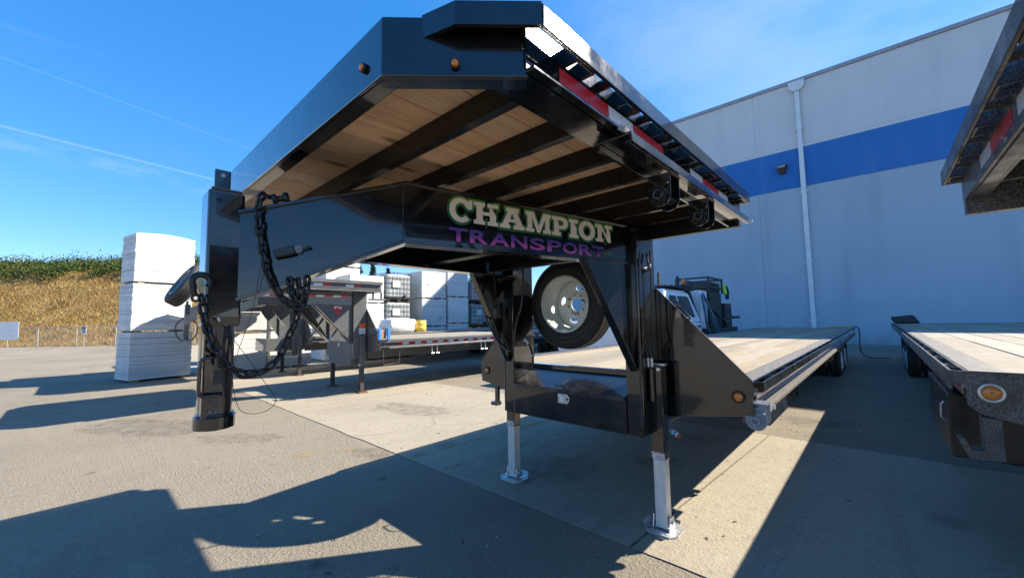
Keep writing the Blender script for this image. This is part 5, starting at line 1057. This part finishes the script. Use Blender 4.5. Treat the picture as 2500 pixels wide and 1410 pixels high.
# greenhouse: tapered toward the roof
gb = [(6.10, 1.20), (8.84, 1.20)]; gt = [(6.86, 1.965), (8.62, 1.965)]
b = MB(); b.hexa([(-0.94, 6.12, 1.205), (0.94, 6.12, 1.205), (0.94, 8.86, 1.205), (-0.94, 8.86, 1.205), (-0.72, 6.86, 1.99), (0.72, 6.86, 1.99), (0.72, 8.52, 1.99), (-0.72, 8.52, 1.99)]); b.build('cab', 'truck_white', tk, 0.05)
b = MB(); b.box(-0.66, 0.66, 6.95, 8.45, 1.992, 2.035); b.build('roof_skin', 'truck_white', tk, 0.04)
def on_side(y, z, s=1, off=0.006): t = (z - 1.205) / 0.785; return (s * (0.94 - 0.22 * t + off), y, z)
for s in (-1, 1):
    for nm, pts in (('window', [(6.62, 1.40), (7.52, 1.36), (7.44, 1.87), (7.02, 1.87)]), ('window', [(7.62, 1.355), (8.46, 1.34), (8.36, 1.84), (8.26, 1.87), (7.55, 1.87)])):
        b = MB(); P = [Vector(on_side(y, z, s)) for y, z in pts]; b.prism(P, (s * 0.004, 0, 0.001)); b.build(nm, 'window_glass', tk)
    for y0_, w_ in ((7.32, 0.22), (8.46, 0.22)):
        b = MB(); b.box(min(s * 0.952, s * 0.975), max(s * 0.952, s * 0.975), y0_, y0_ + w_, 1.085, 1.135); b.build('door_handle', 'truck_dark', tk, 0.008)
    for y0_ in (6.62, 7.60, 8.74):
        b = MB(); b.box(min(s * 0.9495, s * 0.9515), max(s * 0.9495, s * 0.9515), y0_, y0_ + 0.008, 0.70, 1.19); b.build('door_gap', 'sticker_ink', tk)
    b = MB(); b.box(min(s * 0.97, s * 1.20), max(s * 0.97, s * 1.20), 6.66, 6.74, 1.36, 1.70); b.build('mirror', 'truck_dark', tk, 0.03)
    b = MB(); b.bar((s * 0.88, 6.72, 1.40), (s * 1.0, 6.70, 1.48), 0.04, 0.04); b.build('mirror_arm', 'truck_dark', tk)
    for ya in (5.25, 10.6): wheel(tk, s * 0.86, ya, 0.40, 0.40, 0.26, s, 'rim_grey', 0.05)
b = MB(); b.prism([Vector((-0.78, 6.20, 1.30)), Vector((0.78, 6.20, 1.30)), Vector((0.64, 6.76, 1.90)), Vector((-0.64, 6.76, 1.90))], (0, -0.012, 0.010)); b.build('windscreen', 'window_glass', tk)
def tkp(s, z, off): return Vector((0.9530 + off, s, z))
for k, (txt, a) in enumerate((('HEAVY', 7.98), ('EQUIPMENT', 7.86), ('FABRICATION', 7.82), ('HYDRAULICS', 7.86), ('REPAIR', 7.95), ('SERVICES', 7.90))):
    pass
for k, (a, e) in enumerate(((8.05, 8.30), (7.96, 8.28), (7.92, 8.36), (7.94, 8.38), (8.0, 8.30), (8.02, 8.44))):
    b = MB(); z = 1.105 - 0.075 * k; y = a; r_ = random.Random(k)
    while y < e: w_ = r_.uniform(0.02, 0.04); b.box(0.9505, 0.9525, y, y + w_, z, z + 0.036); y += w_ + 0.012
    b.build('door_lettering', 'sign_ink', tk)
b = MB(); b.prism([(0.951, 8.58 + 0.055 * math.cos(2 * math.pi * k / 16), 0.99 + 0.08 * math.sin(2 * math.pi * k / 16)) for k in range(16)], (0.002, 0, 0)); b.build('emblem', 'logo_red', tk)
# headache rack, beacon, work lamps, flatbed body with gear
cross_box(tk, 'chassis', -0.45, 0.45, 4.7, 12.4, 0.45, 0.60, 'truck_dark')
cross_box(tk, 'flatbed', -1.0, 1.0, 9.0, 12.5, 0.93, 1.02, 'truck_dark', 0.01)
b = MB(); b.hexa([(0.55, 9.0, 0.55), (0.98, 9.0, 0.55), (0.98, 12.35, 0.55), (0.55, 12.35, 0.55), (0.55, 9.0, 0.928), (0.98, 9.0, 0.928), (0.98, 12.48, 0.928), (0.55, 12.48, 0.928)]); b.build('side_locker', 'truck_dark', tk, 0.01)
b = MB(); b.hexa([(-0.92, 8.90, 1.03), (0.92, 8.90, 1.03), (0.92, 9.02, 1.03), (-0.92, 9.02, 1.03), (-0.70, 8.60, 2.10), (0.70, 8.60, 2.10), (0.70, 8.72, 2.10), (-0.70, 8.72, 2.10)]); b.build('headache_rack', 'truck_dark', tk, 0.01)
b = MB(); b.box(-0.62, 0.74, 7.0, 8.75, 2.085, 2.125); b.box(0.60, 0.74, 8.2, 8.95, 2.04, 2.18); b.build('light_bar', 'truck_dark', tk, 0.01)
for y in (6.75, 8.02):
    b = MB(); b.prism([(0.60, y - 0.05, 2.10), (0.60, y + 0.07, 2.10), (0.60, y + 0.06, 2.38), (0.60, y - 0.03, 2.40)], (0.05, 0, 0)); b.build('rack_post', 'truck_dark', tk)
b = MB(); b.lathe([(0.0005, 0), (0.06, 0), (0.055, 0.12), (0.035, 0.155), (0.0005, 0.16)], (0.66, 8.35, 2.182), (0, 0, 1), 16); b.build('beacon', 'amber', tk)
cross_box(tk, 'welder_cabinet', 0.10, 0.82, 9.3, 9.85, 1.025, 2.08, 'truck_white', 0.02)
cross_box(tk, 'gas_cabinet', -0.1, 0.86, 10.0, 11.2, 1.025, 2.06, 'steel_dark', 0.02)
for k in range(3):
    b = MB(); b.cyl((0.74, 10.25 + 0.3 * k, 1.03), (0.74, 10.25 + 0.3 * k, 2.02), 0.12, 14); b.build('gas_bottle', 'truck_dark', tk)
cross_box(tk, 'drawer_cabinet', 0.25, 0.95, 11.25, 12.0, 1.025, 1.75, 'truck_dark', 0.015)
for k in range(4): cross_box(tk, 'drawer', 0.951, 0.962, 11.32, 11.93, 1.08 + 0.14 * k, 1.19 + 0.14 * k, 'steel_dark')
cross_box(tk, 'vice_bench', 0.1, 1.0, 12.02, 12.85, 1.28, 1.36, 'steel_dark', 0.01)
b = MB()
for y in (9.9, 11.35):
    for x in (-0.1, 0.86): b.bar((x, y, 2.06), (x, y, 2.50), 0.05, 0.05)
for z in (2.47, 2.20): b.bar((0.86, 9.9, z), (0.86, 11.35, z), 0.04, 0.05); b.bar((-0.1, 9.9, z), (-0.1, 11.35, z), 0.04, 0.05); b.bar((-0.1, 9.9, z), (0.86, 9.9, z), 0.04, 0.05); b.bar((-0.1, 11.35, z), (0.86, 11.35, z), 0.04, 0.05)
for k in range(8): b.bar((0.86, 10.05 + 0.17 * k, 2.08), (0.86, 10.05 + 0.17 * k, 2.46), 0.012, 0.012)
b.build('top_rack', 'truck_dark', tk)
for k, pth in enumerate(([(0.90, 9.15, 1.95), (0.98, 9.05, 1.6), (1.0, 9.15, 1.1), (1.0, 9.5, 0.75)], [(0.90, 9.2, 1.98), (0.99, 9.45, 1.6), (1.0, 9.75, 1.2), (1.0, 10.1, 0.72)], [(0.90, 9.3, 1.92), (0.99, 9.6, 1.5), (1.0, 10.0, 1.15), (1.01, 10.3, 0.7)], [(0.9, 9.6, 1.7), (0.98, 10.2, 1.4), (1.0, 10.8, 1.25), (0.98, 11.2, 1.1)])):
    b = MB(); b.tube(smooth_path(pth, 6), 0.035, 8); b.build('hose', 'hose_blue' if k < 3 else 'cable_black', tk)
for k in range(4):
    b = MB(); b.box(0.981, 0.984, 10.2 + 0.16 * k, 10.3 + 0.16 * k, 0.87, 0.91); b.build('reflective_tape', 'tape_red' if k % 2 else 'tape_white', tk)
cross_box(tk, 'rack_load', 0.02, 0.80, 9.98, 11.28, 2.065, 2.36, 'steel_dark', 0.03)
hv = tag(empty('hivis_jacket', (-1.92, 11.67, 2.10)), 'lime yellow work jacket hanging off the truck rack', 'jacket')
b = MB(); b.hexa([(-0.05, -0.05, 0.10), (0.06, -0.05, 0.10), (0.06, 0.22, 0.06), (-0.05, 0.22, 0.06), (-0.04, -0.10, 0.42), (0.05, -0.10, 0.42), (0.05, 0.10, 0.40), (-0.04, 0.10, 0.40)]); b.build('body', 'hivis', hv, 0.04)
b = MB(); b.tube(smooth_path([(0.02, 0.16, 0.34), (0.03, 0.30, 0.20), (0.03, 0.26, -0.06)], 4), 0.06, 8, rr=None); b.build('sleeve', 'olive_cloth', hv)

# ---------------------------------------------------------------- small things
def bottle():
    o = tag(empty('water_bottle', (-0.05, 2.05, 0.05)), 'crushed clear water bottle with orange cap lying under the black trailer', 'bottle'); a = Vector((0.66, -0.75, 0)).normalized()
    b = MB(); b.lathe([(0.0005, -0.11), (0.030, -0.11), (0.034, -0.10), (0.034, -0.05), (0.030, -0.045), (0.034, -0.03), (0.034, 0.02), (0.030, 0.03), (0.034, 0.04), (0.031, 0.07), (0.016, 0.10), (0.0005, 0.10)], (0, 0, 0), a, 20, False); b.build('body', 'bottle_plastic', o)
    b = MB(); b.lathe([(0.0345, -0.035), (0.0350, -0.035), (0.0350, 0.015), (0.0345, 0.015)], (0, 0, 0), a, 20); b.build('label', 'sticker', o)
    b = MB(); b.lathe([(0.0005, 0.098), (0.024, 0.098), (0.024, 0.132), (0.0005, 0.132)], (0, 0, 0), a, 16, False); b.build('cap', 'orange_cap', o)
bottle()
st = MB(); st.tube(smooth_path([(0.62, 13.62, 1.045), (0.75, 13.55, 1.06), (0.9, 13.66, 1.05), (1.05, 13.56, 1.055), (1.2, 13.62, 1.045)], 5), 0.018, 8)
tag(st.build('ratchet_strap', 'yellow_strap'), 'yellow strap heaped at the far corner of the black trailer deck', 'strap')
b = MB(); b.tube(smooth_path([(1.15, 13.66, 1.05), (1.33, 13.72, 1.04), (1.36, 13.75, 0.8), (1.35, 13.78, 0.45), (1.40, 13.8, 0.20), (1.65, 13.7, 0.10), (2.0, 13.9, 0.10)], 6), 0.015, 8)
tag(b.build('air_hose', 'cable_black'), 'black hose hanging from the rear corner of the black trailer to the ground', 'hose')
rl = random.Random(12); bits = MB()
for k in range(420):
    if k < 200: x, y = rl.uniform(0.6, 2.3), rl.uniform(2.9, 9.5)
    else: x, y = rl.uniform(-6, 1.5), rl.uniform(-2.4, 3.5)
    s_ = rl.uniform(0.003, 0.011) * (1.2 if k < 40 else 0.7); an = rl.uniform(0, 3.14); d = Vector((math.cos(an), math.sin(an), 0)) * s_; e = Vector((-d.y, d.x, 0)) * rl.uniform(0.25, 0.8); c = Vector((x, y, 0.0082 if -0.5 < y < 2.85 else 0.003))
    bits.prism([c - d - e, c + d - e * 0.6, c + d * 0.8 + e, c - d * 0.7 + e * 0.8], (0, 0, rl.uniform(0.002, 0.008)))
tag(bits.build('grit', 'litter'), 'scattered pale grit and paper scraps on the yard surface', 'grit', kind='stuff')
lf_ = MB()
for k in range(60):
    x, y = rl.uniform(-5, 1.6), rl.uniform(-2.3, 3.0); an = rl.uniform(0, 6.28); L_ = rl.uniform(0.012, 0.03); d = Vector((math.cos(an), math.sin(an), 0)) * L_; e = Vector((-d.y, d.x, 0)) * 0.3; c = Vector((x, y, 0.0082 if -0.5 < y < 2.85 else 0.004))
    lf_.add([c - d, c + e + Vector((0, 0, 0.006)), c + d, c - e + Vector((0, 0, 0.004))], [(0, 1, 2, 3)])
tag(lf_.build('fallen_leaves', 'bark'), 'small dry leaves strewn over the yard', 'leaves', kind='stuff')
for k, (x, y, L_) in enumerate(((-6.6, 1.9, 0.35),)):
    pass
